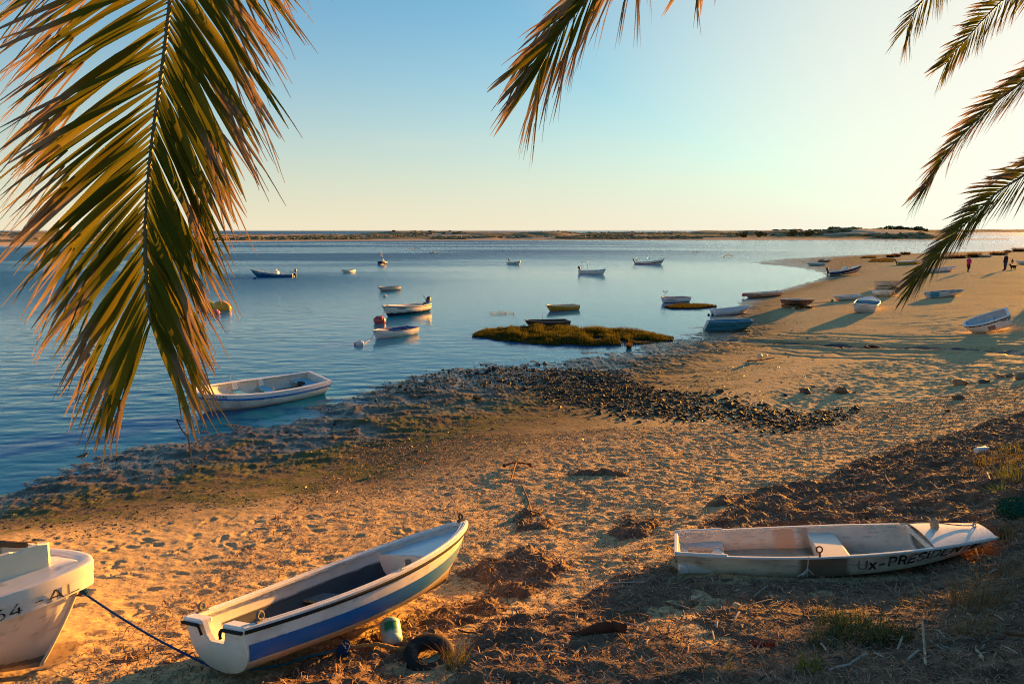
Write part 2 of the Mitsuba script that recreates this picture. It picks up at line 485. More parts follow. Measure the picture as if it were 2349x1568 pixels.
    def floor(s, z, t0=0.02, t1=0.85, inset=0.03, thick=0.0):
        rows = []
        for t in np.linspace(t0, t1, 26):
            y, x = s.inside_at(t, z, inset)
            rows.append([[x, -y, z], [x, 0, z + .004], [x, y, z]])
        return grid_mesh(np.array(rows)[:, ::-1])

    def thwart(s, t, z, width=0.2, thick=0.035, inset=0.03, drop=0.0):
        """A seat across the boat; drop > 0 makes it a box down by that much."""
        dt = width / 2 / s.L
        lo, hi = [], []
        pts = []
        for tt in (t - dt, t + dt):
            y, x = s.inside_at(tt, z, inset)
            for zz in (z, z - thick - drop):
                yy = y if drop == 0 else s.inside_at(tt, zz, inset)[0]
                for q in (-yy, yy):
                    pts.append([x, q * .995, zz])
        pts = np.array(pts)
        b = .008
        out = []
        for p in pts:
            for k in range(3):
                q = p.copy()
                c = pts.mean(0)
                for j in range(3):
                    if j != k:
                        q[j] += np.sign(c[j] - p[j]) * b
                out.append(q)
        return hull_of(out)

    def deck(s, t0, t1=1.0, camber=0.03, dz=0.004, inset=0.0, n=16, lip=None):
        rows = []
        ts = np.r_[np.linspace(t0, t0 + (t1 - t0) * .7, n), np.linspace(t0 + (t1 - t0) * .75, t1, n // 2)]
        u = np.linspace(-1, 1, 13)
        for t in ts:
            p = s.P(t, 1.0, 1, inset)
            if lip is not None:
                p = p.copy()
            rows.append(np.stack([np.full(13, p[0]), p[1] * u, p[2] + dz + camber * (1 - u ** 2) * min(1, s.b(t) / (s.B * .3))], 1))
        return grid_mesh(np.array(rows)[:, ::-1])

    def text(s, words, t0, w0, height, side=-1, bold=True, off=0.003, slant=0.0, spread=1.0, jitter=0, reverse=None):
        """Lettering on the side: reads left to right as seen from outside; t0, w0: place of its lower left corner."""
        m = meshkit.text_mesh(words, height, 0.002, bold)
        v = np.array(m.vertices)
        hs = max(float(s.sheer(t0) - s.keel(t0)), .05)
        if jitter:
            v[:, 1] += jitter * height * np.sin(v[:, 0] / height * 2.1 + 1) + jitter * .6 * height * np.sin(v[:, 0] / height * 5.3)
        dirn = 1 if side < 0 else -1
        t = t0 + dirn * v[:, 0] * spread / s.L
        w = w0 + (v[:, 1] + slant * v[:, 0]) / hs * (0.6 / 0.7 if s.chine else .8)
        t, w = np.clip(t, 0.001, .995), np.clip(w, .01, .999)
        q = s.P(t, w, side) + s.N(t, w, side) * (off + v[:, 2:3])
        m2 = trimesh.Trimesh(q, m.faces, process=False)
        return m2
WHITE, CREAM, NAVY, BLUE, BLACK = (.66, .63, .58), (.62, .56, .46), (.012, .028, .075), (.015, .10, .33), (.012, .012, .013)
SKYBLUE, RUST, WOOD, GREY, DARK = (.06, .26, .42), (.16, .06, .025), (.24, .14, .065), (.30, .29, .27), (.045, .042, .04)


def grimy(col, amount=.5, low=(.17, .12, .05), zlow=.12, seed=0, scale=5.0, split=None, below=None):
    """A painted colour with streaks and a stained foot; below z = split the colour is below."""
    col, low = np.asarray(col, float), np.asarray(low, float)

    def f(v):
        n = fb(v, scale, 4, seed)
        n2 = fb(v * [1, 1, .25], scale * 3.4, 3, seed + 3)
        c = np.tile(col, (len(v), 1))
        if split is not None:
            c = np.where((v[:, 2] < split)[:, None], np.asarray(below, float), c)
        d = amount * (0.65 * sst(.45, .8, n) + 0.5 * sst(.55, .85, n2))
        sc = sst(.63, .72, fb(v * [1.5, 1.5, 9], scale * 1.6, 3, seed + 7)) * amount
        c = c * (1 - .55 * d[:, None]) * (1 - .38 * sc[:, None]) + low * (.25 * d[:, None])
        g = np.clip(1 - (v[:, 2] - .03 + .08 * (n - .5)) / zlow, 0, 1)[:, None] * min(1, amount * 1.5)
        return c * (1 - g * .8) + low * g * .8
    return f


def outboard(holder, M, h, tilt=0.0, col=(.02, .022, .026), s=1.0, name='motor', z=None):
    """An outboard engine on the transom: cowling, clamp, leg with its propeller."""
    z = h.sheer(0) if z is None else z
    Q = M @ pose(-.02, 0, float(z), pitch=0) @ trimesh.transformations.rotation_matrix(tilt, [0, 1, 0]) @ np.diag([s, s, s, 1])
    cow = hull_of([[-.02 + a * .13 - .12, b * .12, .16 + 0 * a] for a in (-1, 1) for b in (-1, 1)] + [[-.14 + a * .16, b * .14, .26] for a in (-1, 1) for b in (-1, 1)] +
                  [[-.15 + a * .14, b * .12, .46] for a in (-1, 1) for b in (-1, 1)] + [[-.16 + a * .09, b * .07, .53] for a in (-1, 1) for b in (-1, 1)])
    cow = cow.subdivide_loop(2)
    k = add(holder + '__' + name, cow, 'paint', lambda v: np.where((np.abs(v[:, 2] - .24) < .02)[:, None], np.array([.3, .3, .3]), np.asarray(col)), True, TW(Q))
    leg = cat(box([-.19, -.045, -.42], [-.08, .045, .17], .02), box([-.26, -.012, -.47], [-.04, .012, -.40], .005), box([-.21, -.03, -.62], [-.05, .03, -.47], .025))
    add(k + '__leg', leg, 'paint', (.03, .03, .034), 30, TW(Q))
    bl = []
    for q in range(3):
        b = hull_of([[0, -.015, .02], [0, .03, .09], [.02, -.03, .1], [.01, -.01, .02], [.03, .02, .06]])
        bl.append(moved(b, trimesh.transformations.rotation_matrix(q * 2.0944, [1, 0, 0])))
    add(k + '__propeller', moved(cat(*bl), pose(-.24, 0, -.545)), 'matte', (.1, .1, .1), 30, TW(Q))
    add(k + '__clamp', cat(box([-.08, -.1, -.18], [.04, .1, .06], .015), tube([[.0, 0, .2], [.3, .05, .24], [.42, .06, .24]], .017, 6)), 'matte', (.025, .025, .028), 30, TW(Q))


def ring_tab(r=.03):
    """A fairlead: an upright tab with an eye."""
    ring = moved(trimesh.creation.torus(r * .78, r * .36, 14, 8), trimesh.transformations.rotation_matrix(math.pi / 2, [1, 0, 0]) @ trimesh.transformations.translation_matrix([0, 0, 0]))
    return cat(moved(ring, pose(0, 0, r * 1.25)), box([-r * 1.5, -r * .6, -.01], [r * 1.5, r * .6, r * .35], .004))


def boat(name, M, h, label, hull=WHITE, inner=None, rail=None, group=None, category='boat', floor=.14, bands=(), seats=((.3, .62), (.62, .62)), seat_col=None, deck=None, deck_col=None,
         motor=None, text=(), rub=None, rail_w=.05, rail_t=.025, th=.028, smooth=35, bulk=True, pegs=()):
    """An open boat of its parts; seats: (t, share of the depth); motor: (tilt, colour, size)."""
    k = new_name(name)
    W_ = TW(M)
    inner, rail = inner or WHITE, rail or WHITE
    tag(k, label, category, group)
    add(k + '__hull', h.outer(), 'paint', hull, smooth, W_)
    m, _ = h.shell(th, th, True)
    m.update_faces(m.area_faces > 1e-9)
    add(k + '__liner', cat(m, h.bulkhead(0.012, th, th), *([h.bulkhead(1.0, th, th, flip=True)] if h.bow > .1 else [])), 'paint', inner, smooth, W_)
    g = [h.gunwale(rail_w, .014, rail_t)]
    for t in ((0, 1) if h.bow > .1 else (0,)):
        p, q = h.P(t, 1, -1), h.P(t, 1, 1)
        g.append(box([p[0] - (.012 if t == 0 else rail_w), p[1], p[2] - rail_t], [p[0] + (rail_w if t == 0 else .012), q[1], p[2] + rail_t * .28], .006))
    add(k + '__gunwale', cat(*g), 'paint', rail, 30, W_)
    if floor:
        add(k + '__floor', h.floor(floor, .02, .86, th), 'matte', inner, 30, W_)
    for t, f in seats:
        z = float(h.keel(t) + (h.sheer(t) - h.keel(t)) * f)
        add(k + '__seat', h.thwart(t, z, .2, .035, th), 'paint', seat_col or inner, 30, W_)
    if deck:
        add(k + '__foredeck', cat(h.deck(deck, .995, .03, -.012), *([h.bulkhead(deck, th, th, flip=True)] if bulk else [])), 'paint', deck_col or rail, 40, W_)
    for w0, w1, c in bands:
        add(k + '__stripe', h.band(w0, w1), 'paint', c, True, W_)
    if rub:
        add(k + '__rub_rail', h.rail(rub[0], rub[1], .004), 'matte', rub[2], 40, W_)
    if motor:
        outboard(k, M, h, *motor)
    for t, sd, zz, c in pegs:
        p = h.P(t, 1, sd)
        add(k + '__thole_pin', tube([p + [0, -sd * .02, -.03], p + [0, -sd * .02, zz]], .012, 6), 'matte', c, 30, W_)
    for tx in text:
        wd, t0, w0, hh, sd, c = tx[:6]
        tm = h.text(wd, t0, w0, hh, sd)
        for q in (tm.split(only_watertight=False) if len(wd) < 5 else [tm]):
            add(k + ('__letter' if len(wd) < 5 else '__lettering'), q, 'matte', c, False, W_)
    return k


HOLLOWS = []
# ---- the white rowing boat with the blue stripe, in the foreground
h = Hull(L=3.26, B=1.42, stern=.80, tm=.4, s0=.45, s1=.66, sag=.02, rake=.46, rocker=.06, er=2.9, trake=.05)
M = pose(-2.6232, 5.535, 2.10, .8538, -.1025, -.285)
W_ = TW(M)
HOLLOWS.append((h, M, .80))
K = new_name('rowing_boat')
tag(K, 'white rowing boat with broad blue stripe and black rub strip, stern towards the camera', 'rowing boat')


def hull1(v):
    c = grimy(WHITE, .75, (.20, .13, .04), .15, 2, 4)(v)
    n = fb(v, 6, 4, 7)
    g = sst(.26, .0, v[:, 2] + .1 * (n - .5) - .10 * np.clip(v[:, 0] / 3.2, 0, 1))[:, None]
    return c * (1 - .75 * g) + np.array([.30, .19, .06]) * .75 * g


add(K + '__hull', h.outer(False).subdivide().subdivide(), 'paint', hull1, 40, W_)
prof = h.profile(0.0)[:, 1:]
ny = h.b(0.0) * .40
poly = sg.Polygon(prof).difference(sg.Polygon([(-ny * .55, .27), (ny * .55, .27), (ny * .8, .33), (ny * 1.1, .6), (-ny * 1.1, .6), (-ny * .8, .33)]))
tr = trimesh.creation.extrude_polygon(poly, .045, engine='earcut')
tr.apply_transform(np.array([[0, 0, 1, 0.0], [1, 0, 0, 0], [0, 1, 0, 0], [0, 0, 0, 1.0]]))
tr = tr.subdivide().subdivide().subdivide()
tr.vertices[:, 0] += h.trake * (1 - np.clip(tr.vertices[:, 2] / h.s0, 0, 1))
add(K + '__transom', tr, 'paint', lambda v: grimy(WHITE, .5, (.24, .15, .05), .22, 5, 6)(v), 30, W_)
m, _ = h.shell(.03, .03, True)


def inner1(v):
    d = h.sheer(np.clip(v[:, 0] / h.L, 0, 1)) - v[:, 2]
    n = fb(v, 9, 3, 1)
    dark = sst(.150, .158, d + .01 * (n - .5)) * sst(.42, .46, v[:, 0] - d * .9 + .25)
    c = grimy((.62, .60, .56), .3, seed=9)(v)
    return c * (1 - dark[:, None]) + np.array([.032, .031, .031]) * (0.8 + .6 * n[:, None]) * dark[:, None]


m = m.subdivide().subdivide()
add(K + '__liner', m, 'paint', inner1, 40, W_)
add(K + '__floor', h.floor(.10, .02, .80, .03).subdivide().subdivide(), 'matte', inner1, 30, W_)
add(K + '__gunwale', h.gunwale(.085, .018, .030).subdivide().subdivide(), 'paint', grimy((.66, .65, .63), .6, zlow=.01, seed=4, scale=8), 30, W_)
gr = []
for off in (.012, .036):
    ts = np.linspace(.0, .97, 60)
    for sd in (-1, 1):
        p = h.P(ts, 1, sd)
        p[:, 1] -= sd * np.minimum(off, np.abs(p[:, 1]))
        p[:, 2] += .012
        gr.append(tube(p, .006, 6))
for q in gr:
    add(K + '__gunwale__bead', q, 'paint', (.68, .67, .65), True, W_)
sh = []
for sd in (-1, 1):
    lo_, hi_ = np.array([-.02, sd * ny * .95, h.s0 - .045]), np.array([.10, sd * (h.b(0) + .014), h.s0 + .011])
    sh.append(box(np.minimum(lo_, hi_), np.maximum(lo_, hi_), .014))
for q in sh:
    add(K + '__stern_cap', q, 'paint', (.66, .65, .63), 30, W_)
for sd in (-1, 1):
    e = [h.P(0, 1, sd) * [1, 1, 1] + [-.028, sd * .012, -.034], [-.034, sd * ny * 1.05, h.s0 - .034], [-.034, sd * ny * .93, h.s0 - .045], [-.03, sd * ny * .80, .335]]
    add(K + '__edge_trim', tube(smooth_path(e, 16), .015, 8), 'matte', BLACK, True, W_)
add(K + '__rub_strip', h.rail(.955, .014, .012, across=False, flat=(1, 1.3)), 'matte', BLACK, True, W_)


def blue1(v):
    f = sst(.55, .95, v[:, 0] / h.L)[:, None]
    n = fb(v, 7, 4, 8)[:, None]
    c = np.array([.006, .115, .36]) * (1 - f) + np.array([.22, .33, .42]) * f  # paler towards the bow: the sheen there is put into the blue
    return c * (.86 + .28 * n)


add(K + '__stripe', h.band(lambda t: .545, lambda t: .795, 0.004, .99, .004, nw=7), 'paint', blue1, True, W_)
add(K + '__seat', h.thwart(.43, .235, .27, .03, .03), 'matte', lambda v: inner1(v) * .3 + np.array([.10, .105, .11]), 30, W_)
dk = h.deck(.70, .985, .012, -.085, .03)
add(K + '__foredeck', dk, 'paint', grimy((.50, .60, .66), .2, seed=3), 40, W_)
bh = h.bulkhead(.70, .03, .05)
bh.vertices[:, 2] = np.minimum(bh.vertices[:, 2], h.sheer(.70) - .075)
add(K + '__bulkhead', bh, 'paint', grimy((.60, .57, .53), .3, seed=6), 30, W_)
bx = h.P(.70, 1, 1)[0] - .012
add(K + '__maker_plate', box([bx - .006, -.05, .34], [bx + .002, .045, .43], .002), 'paint', lambda v: np.where((np.abs(v[:, 1]) < .03)[:, None] & (np.abs(v[:, 2] - .385) < .03)[:, None], .42, .2) * np.ones((len(v), 3)), False, W_)
for px_, sd in ((.10, -1), (.10, 1)):
    add(K + '__fairlead', moved(ring_tab(.04), pose(.16, sd * (float(h.b(.05)) - .035), h.s0 + .005, .2)), 'matte', (.14, .13, .115), 40, W_)
add(K + '__bow_eye', moved(ring_tab(.038), pose(h.L - .07, 0, h.s1 + .012, 0)), 'matte', (.05, .05, .05), 40, W_)
p = h.P(.5, 1, -1)
add(K + '__rowlock_plate', cat(box(p + [-.06, .0, .008], p + [.06, .035, .018], .003), tube([p + [0, .02, 0], p + [0, .02, .03]], .014, 8)), 'metal', None, 30, W_)
add(K + '__keel_strip', tube(np.array([h.P(t, 0, 1) + [0.004, 0, -.008] for t in np.linspace(.05, 1, 40)]), .014, 6), 'matte', (.06, .05, .035), True, W_)

# ---- the long low skiff in the shade
h = Hull(L=3.31, B=1.13, stern=.74, bow=.40, tm=.45, s0=.30, s1=.39, sag=.02, rake=.40, rocker=.115, rk0=.06, full=2.0, fine=.9, chine=(.80, .12))
M = pose(1.98, 7.637, 2.03, -.2229, .1176, -.1244)
W_ = TW(M)
HOLLOWS.append((h, M, .75))
K = new_name('skiff')
tag(K, 'long low cream skiff with worn black lettering and brown patch, lying in shade', 'boat')
tt = np.linspace(0, 1, 110)
ho = h.outer().subdivide().subdivide()


def skin(v):
    c = grimy((.70, .59, .43), .9, (.22, .13, .06), .10, 12, 3.5)(v)
    n = fb(v, 8, 4, 3)
    patch = (sst(1.30, 1.33, v[:, 0] + .03 * n) * sst(1.84, 1.81, v[:, 0] + .05 * n) * (v[:, 1] < 0) * sst(.33, .31, v[:, 2]))[:, None]
    c = c * (1 - patch) + np.array([.20, .145, .10]) * (.7 + .6 * n[:, None]) * patch
    rust = (np.exp(-((v[:, 0] - 1.42) / .10) ** 2) * sst(.14, .3, v[:, 2]) * (v[:, 1] < 0) * sst(.42, .6, n))[:, None]
    return c * (1 - .7 * rust) + np.array([.35, .12, .04]) * .7 * rust


add(K + '__hull', ho, 'paint', skin, 30, W_)
m, _ = h.shell(.022, .022, True)
m = cat(m, h.bulkhead(.01, .022, .022)).subdivide().subdivide()


def skin_in(v):
    c = grimy((.66, .57, .44), .75, (.20, .13, .07), .13, 21, 4)(v)
    n = fb(v * [1, 1, .3], 12, 4, 5)
    st = (np.exp(-((v[:, 0] - 1.52) / .055) ** 2) * (v[:, 1] > .2) * (0.4 + .8 * n))[:, None]
    pk = (sst(1.16, 1.18, v[:, 0]) * sst(1.42, 1.40, v[:, 0]) * (v[:, 1] > .25) * sst(.05, .08, v[:, 2] + .03 * n))[:, None]  # patch of orange sunlight painted on the far inner side
    c = c * (1 - .8 * pk) + np.array([.62, .33, .17]) * .8 * pk
    return c * (1 - .8 * np.clip(st, 0, 1)) + np.array([.12, .05, .022]) * .8 * np.clip(st, 0, 1)


add(K + '__liner', m, 'paint', skin_in, 30, W_)
add(K + '__floor', h.floor(.075, .01, .80, .022).subdivide().subdivide(), 'paint', lambda v: skin_in(v) * (.55 + .4 * fb(v, 5, 3, 2)[:, None]), 30, W_)
rl = [h.gunwale(.030, .012, .016)]
a, b = h.P(0, 1, -1), h.P(0, 1, 1)
rl.append(box([a[0] - .012, a[1], a[2] - .015], [a[0] + .03, b[1], a[2] + .006], .005))
add(K + '__gunwale', cat(*rl), 'paint', grimy((.66, .64, .60), .4, seed=2), 30, W_)
sl = []
for sd in (-1, 1):
    ts = np.linspace(0, .17, 12)
    c = h.P(ts, 1, sd) + [0, -sd * .012, .008]
    sl.append(tube(c, .026, 8, flat=(1, .6)))
for q in sl:
    add(K + '__gunwale__stern_sleeve', q, 'paint', (.66, .63, .57), 40, W_)
add(K + '__seat', h.thwart(.515, .235, .30, .04, .022, .18), 'paint', lambda v: np.where((v[:, 1] < .08 + .05 * fb(v, 6, 3)[:, None][:, 0])[:, None], np.array([.50, .43, .31]), np.array([.58, .57, .53])) * (.85 + .3 * fb(v, 9, 3, 4)[:, None]), 30, W_)
sb = []
for sd in (1, -1):
    y1 = h.inside_at(.10, .17, .022)[0]
    sb.append(box([.03, min(sd * .19, sd * y1), .05], [.56, max(sd * .19, sd * y1), .175], .02))
add(K + '__side_bench', sb[0], 'paint', grimy((.58, .53, .46), .4, seed=3), 30, W_)
add(K + '__side_bench', sb[1], 'paint', grimy((.58, .53, .46), .4, seed=4), 30, W_)
add(K + '__stern_seat', cat(box([.02, -.40, .05], [.14, .40, .165], .02), moved(tube([[0, -.10, 0], [0, .10, 0]], .075, 14, flat=(1, 1.2)), pose(.50, .0, .1, .3))), 'paint', grimy((.62, .58, .51), .3, seed=8), 40, W_)
fd = h.deck(.80, .995, .03, .008)
add(K + '__foredeck', fd.subdivide(), 'paint', grimy((.60, .60, .58), .45, (.25, .2, .1), .01, 6, 5), 40, W_)
bk = h.bulkhead(.80, .02, .03)
p2 = bk.vertices[:, 1:]
bp = sg.Polygon(h.profile(.80, .02, .03)[:, 1:]).buffer(0)
hole = bp.buffer(-.055).intersection(sg.box(-.3, .10, .3, .31)).buffer(-.03).buffer(.03)
bm = trimesh.creation.extrude_polygon(bp.difference(hole), .02, engine='earcut')
bm.apply_transform(np.array([[0, 0, 1, float(.80 * h.L) - .03], [1, 0, 0, 0], [0, 1, 0, 0], [0, 0, 0, 1.0]]))
add(K + '__bulkhead', bm, 'paint', grimy((.60, .57, .52), .4, seed=9), 30, W_)
add(K + '__lettering', h.text('Ux-PRESiDENTE', .565, .52, .105, -1, off=.003, slant=.06, spread=1.12, jitter=.07), 'matte', lambda v: np.array([.015, .015, .018]) + (fb(v, 14, 3, 6)[:, None] > .56) * np.array([.25, .22, .18]), False, W_)
add(K + '__bollard', moved(cat(tube([[0, 0, 0], [0, 0, .05]], .034, 16), *[moved(trimesh.creation.torus(.034, .011, 20, 8), pose(0, 0, .010 + .020 * q, 0, .08 * (q % 2))) for q in range(5)]), pose(2.83, .10, .395, 0, .12)), 'matte', (.40, .31, .21), 40, W_)
p = h.P(.455, 1, -1) + [0, .01, .005]
add(K + '__rowlock', cat(moved(trimesh.creation.torus(.032, .008, 18, 8), pose(p[0], p[1], p[2] + .075) @ trimesh.transformations.rotation_matrix(math.pi / 2, [1, 0, .25])), tube([p, p + [0, 0, .045]], .010, 8)), 'matte', RUST, 40, W_)
add(K + '__deck_eye', moved(ring_tab(.022), pose(3.20, .05, .405)), 'metal', None, 40, W_)
rng = np.random.default_rng(4)
q0 = h.P(.42, .98, -1) + [0, -.012, .012]
ss_ = [tube(smooth_path([q0 + [0, .04, 0], q0, q0 + [-.02, -.012, -.10], q0 + [-.05 + .05 * rng.standard_normal(), -.03, -.17 - .05 * rng.random()]], 12), .0045, 5) for _ in range(6)]
add(K + '__cord', cat(*ss_), 'matte', (.50, .45, .36), True, W_)
rp = [h.P(.77, 1, 1) + [0, -.02, .02], [2.60, .25, .405], [2.72, .16, .44], [2.83, .10, .455], [2.96, .085, .44], [3.1, .06, .43], [3.2, .05, .435]]
add('mooring_rope', tube(smooth_path(rp, 40), .007, 6), 'matte', (.42, .33, .22), True, W_)
tag('mooring_rope', 'thin pale rope laid over the foredeck of the lettered cream skiff', 'rope')

# ---- the blue-railed dinghy aground at the water's edge
h = Hull(L=4.9, B=1.87, stern=.84, tm=.45, s0=.67, s1=.95, sag=.05, rake=.66, rocker=.02, er=2.8, full=2.6, fine=.8, trake=.25)
M = pose(-7.2976, 25.37, -.0715, 3.9391, -.0132, -.0891)
W_ = TW(M)
BOAT_O = (h, M)
HOLLOWS.append((h, M, .9))
K = new_name('moored_dinghy')
tag(K, 'white open dinghy with blue rail and pale blue seats, aground beside the left palm frond', 'boat')
add(K + '__hull', h.outer().subdivide().subdivide(), 'paint', grimy(WHITE, .8, (.10, .08, .04), .3, 31, 2.6, .06, (.03, .025, .02)), 40, W_)
m, _ = h.shell(.03, .03, True)
add(K + '__liner', cat(m, h.bulkhead(.012, .03, .03)), 'paint', grimy((.56, .54, .49), .4, seed=5), 40, W_)
add(K + '__floor', h.floor(.20, .02, .86, .03), 'matte', (.25, .24, .21), 30, W_)
gw = h.gunwale(.10, .02, .03)
a, b = h.P(0, 1, -1), h.P(0, 1, 1)
add(K + '__gunwale', cat(gw, box([a[0] - .02, a[1], a[2] - .03], [a[0] + .10, b[1], a[2] + .008], .012)), 'paint', (.66, .66, .66), 30, W_)
add(K + '__topside', h.band(.86, .985, 0, .995, .012), 'paint', (.64, .64, .66), True, W_)
add(K + '__rub_rail', h.rail(.845, .036, .01, flat=(.7, 1.0)), 'paint', (.008, .12, .40), True, W_)
for t, f, wd in ((.40, .60, .30), (.60, .60, .30)):
    add(K + '__seat', h.thwart(t, float(h.keel(t) + (h.sheer(t) - h.keel(t)) * f), wd, .05, .03), 'paint', (.16, .47, .60), 30, W_)
    rb = []
    for sd in (-1, 1):
        p = h.P(t, 1, sd)
        y = p[1] - sd * .10
        rb.append(hull_of([[p[0] + dx, y + sd * .03 - sd * q, p[2] + z] for dx in (-.09, .09) for q, z in ((0, -.02), (.05, -.02), (.06, -.26), (.12, -.24))]))
    for q in rb:
        add(K + '__knee', q, 'paint', (.60, .60, .58), 30, W_)
add(K + '__stern_seat', h.thwart(.085, .43, .60, .05, .03), 'paint', (.17, .44, .55), 30, W_)
add(K + '__stern_locker', box([.62, -.30, .22], [.80, -.02, .50], .012), 'matte', (.03, .03, .032), 30, W_)
add(K + '__foredeck', cat(h.deck(.87, .99, .02, -.01)), 'paint', (.64, .60, .52), 40, W_)
bk = h.bulkhead(.87, .03, .05)
add(K + '__bulkhead', bk, 'paint', (.62, .57, .46), 30, W_)
for t, sd in ((.63, -1), (.47, 1)):
    p = h.P(t, 1, sd)
    add(K + '__thole_pin', tube([p + [0, -sd * .05, 0], p + [0, -sd * .05, .26]], .014, 6), 'metal', None, 30, W_)
add(K + '__lettering', h.text('14', .875, .885, .085, 1, off=.015, reverse=True), 'matte', (.02, .02, .025), False, W_)
add(K + '__lettering', h.text('FZ5', .835, .885, .085, 1, off=.015), 'matte', (.02, .02, .025), False, W_)
Mi = lambda M, q: M[:3, :3] @ np.asarray(q, float) + M[:3, 3]
bw = Mi(M, h.P(.99, .85, 1))
ch = [bw, bw + [-.05, -.1, -.35], bw + [-.25, -.35, -.80], level(418, 965, .01), level(405, 962, .01), level(418, 985, .01), level(428, 998, .01)]
add('anchor_chain', tube(smooth_path(ch, 60) + .006 * np.random.default_rng(1).standard_normal((60, 3)), .016, 6), 'matte', (.03, .028, .028), True)
tag('anchor_chain', 'dark chain hanging from the bow of the blue-railed dinghy into the water', 'chain')
p = h.P(.93, 1, 1)
add(K + '__cleat', box(p + [-.12, -.12, -.01], p + [-.02, -.05, .07], .01), 'matte', (.14, .11, .07), 30, W_)

# ---- the big white boat at the left edge
h = Hull(L=5.6, B=1.95, stern=.8, tm=.45, s0=.80, s1=1.06, sag=.03, rake=.45, rocker=.03, er=2.2, eb=1.0, full=2.6, fine=.70)
M = pose(-9.82, 5.13, 1.675, .2362, -.0165, -.0607)
W_ = TW(M)
HOLLOWS.append((h, M, .9))
K = new_name('fishing_boat')
tag(K, 'large white fishing boat with black hand-painted registration, cut by the left edge', 'boat')
add(K + '__hull', h.outer().subdivide().subdivide(), 'paint', lambda v: grimy(WHITE, .8, (.19, .12, .05), .34, 41, 2.5)(v) * np.where((np.abs(v[:, 2] - .10 - .03 * fb(v, 4, 3)) < .035)[:, None], .35, 1.0), 40, W_)
ts = np.r_[np.linspace(.2, .9, 50), np.linspace(.905, 1, 16)]
side_r = h.P(ts, 1, -1)[:, :2]
side_l = h.P(ts, 1, 1)[::-1, :2]
out = sg.Polygon(np.vstack([side_r, side_l])).buffer(.085, quad_segs=16)
zt = lambda x: h.sheer(np.clip(x / h.L, 0, 1))
ring = np.array(out.exterior.coords)
ring = ring[::-1] if sg.LinearRing(ring).is_ccw is False else ring
ring = smooth_path(np.c_[ring, 0 * ring[:, 0]], 260)[:, :2]
rows = []
for off, dz in ((-.02, -.20), (.0, -.20), (.002, -.075), (.010, -.068), (.010, .025), (.004, .037), (-.008, .043), (-.035, .045), (-.10, .043), (-.13, .036)):
    pl = np.array(sg.Polygon(ring).exterior.coords)
    d = np.roll(ring, -1, 0) - np.roll(ring, 1, 0)
    d[0] = ring[1] - ring[-2]
    d[-1] = d[0]
    nrm = np.stack([d[:, 1], -d[:, 0]], 1) / (np.linalg.norm(d, axis=1, keepdims=True) + 1e-9)
    q = ring + nrm * off
    rows.append(np.c_[q, zt(q[:, 0]) + dz])
G = np.array(rows)
add(K + '__bow_rim', grid_mesh(G.transpose(1, 0, 2)[:, ::-1]), 'paint', grimy((.66, .63, .58), .4, (.2, .13, .06), .01, 44, 4), 28, W_)
inn = G[-1]
cxy = inn.mean(0)
dpoly, rows = sg.Polygon(inn[:, :2]).buffer(.015), []
for xq in np.linspace(dpoly.bounds[0] + .02, dpoly.bounds[2] - .004, 90):
    b4 = dpoly.intersection(sg.LineString([(xq, -3), (xq, 3)])).bounds
    yq = np.linspace(b4[1], b4[3], 21)
    rows.append(np.c_[np.full(21, xq), yq, zt(xq) + .030 + .02 * (1 - (2 * (yq - b4[1]) / max(b4[3] - b4[1], .01) - 1) ** 2)])
add(K + '__foredeck', grid_mesh(np.array(rows)[:, ::-1]), 'paint', grimy((.62, .61, .58), .8, (.2, .13, .06), .01, 47, 3), True, W_)
u_ = trimesh.creation.extrude_polygon(sg.Polygon(inn[:, :2]).buffer(.095), .01, engine='earcut')
u_.vertices[:, 2] += zt(u_.vertices[:, 0]) - .2
add(K + '__rim_underside', u_, 'paint', (.58, .54, .47), False, W_)
# the open wooden box of boards on the deck, its far end off the picture
bz = h.sheer(.92) + .05
def board(a, b, hgt, t, col, seed):
    a, b = np.asarray(a, float), np.asarray(b, float)
    d = (b - a) / np.linalg.norm(b - a)
    nn = np.array([-d[1], d[0]])
    n_ = 24
    s_ = np.linspace(0, 1, n_)
    r = np.random.default_rng(seed)
    top = hgt * (.94 + .06 * s_) + np.where(r.random(n_) > .62, -.03 * r.random(n_), 0)
    lo, G_ = [], []
    for k_ in range(n_):
        q = a + (b - a) * s_[k_]
        z0 = float(zt(q[0])) + .03
        G_.append([[*(q + nn * t / 2), z0], [*(q + nn * t / 2), z0 + top[k_]], [*(q - nn * t / 2), z0 + top[k_]], [*(q - nn * t / 2), z0], [*(q + nn * t / 2), z0]])
    G_ = np.array(G_)
    e1, e2 = hull_of(np.vstack([G_[0], G_[0] + [d[0] * .002, d[1] * .002, 0]])), hull_of(np.vstack([G_[-1], G_[-1] + [d[0] * .002, d[1] * .002, 0]]))
    return cat(grid_mesh(G_), e1, e2)
bcol = lambda v: np.where((fb(v, 13, 4, 3) > .64)[:, None] & (v[:, 2] > bz + .14)[:, None], np.array([.10, .06, .03]), np.array([.70, .62, .47])) * (.85 + .3 * fb(v, 5, 3, 9)[:, None])
add(K + '__board', board([3.7, -.80], [5.28, .02], .27, .05, None, 1), 'matte', bcol, False, W_)
add(K + '__board', board([3.7, .80], [5.26, .09], .24, .035, None, 3), 'matte', bcol, False, W_)
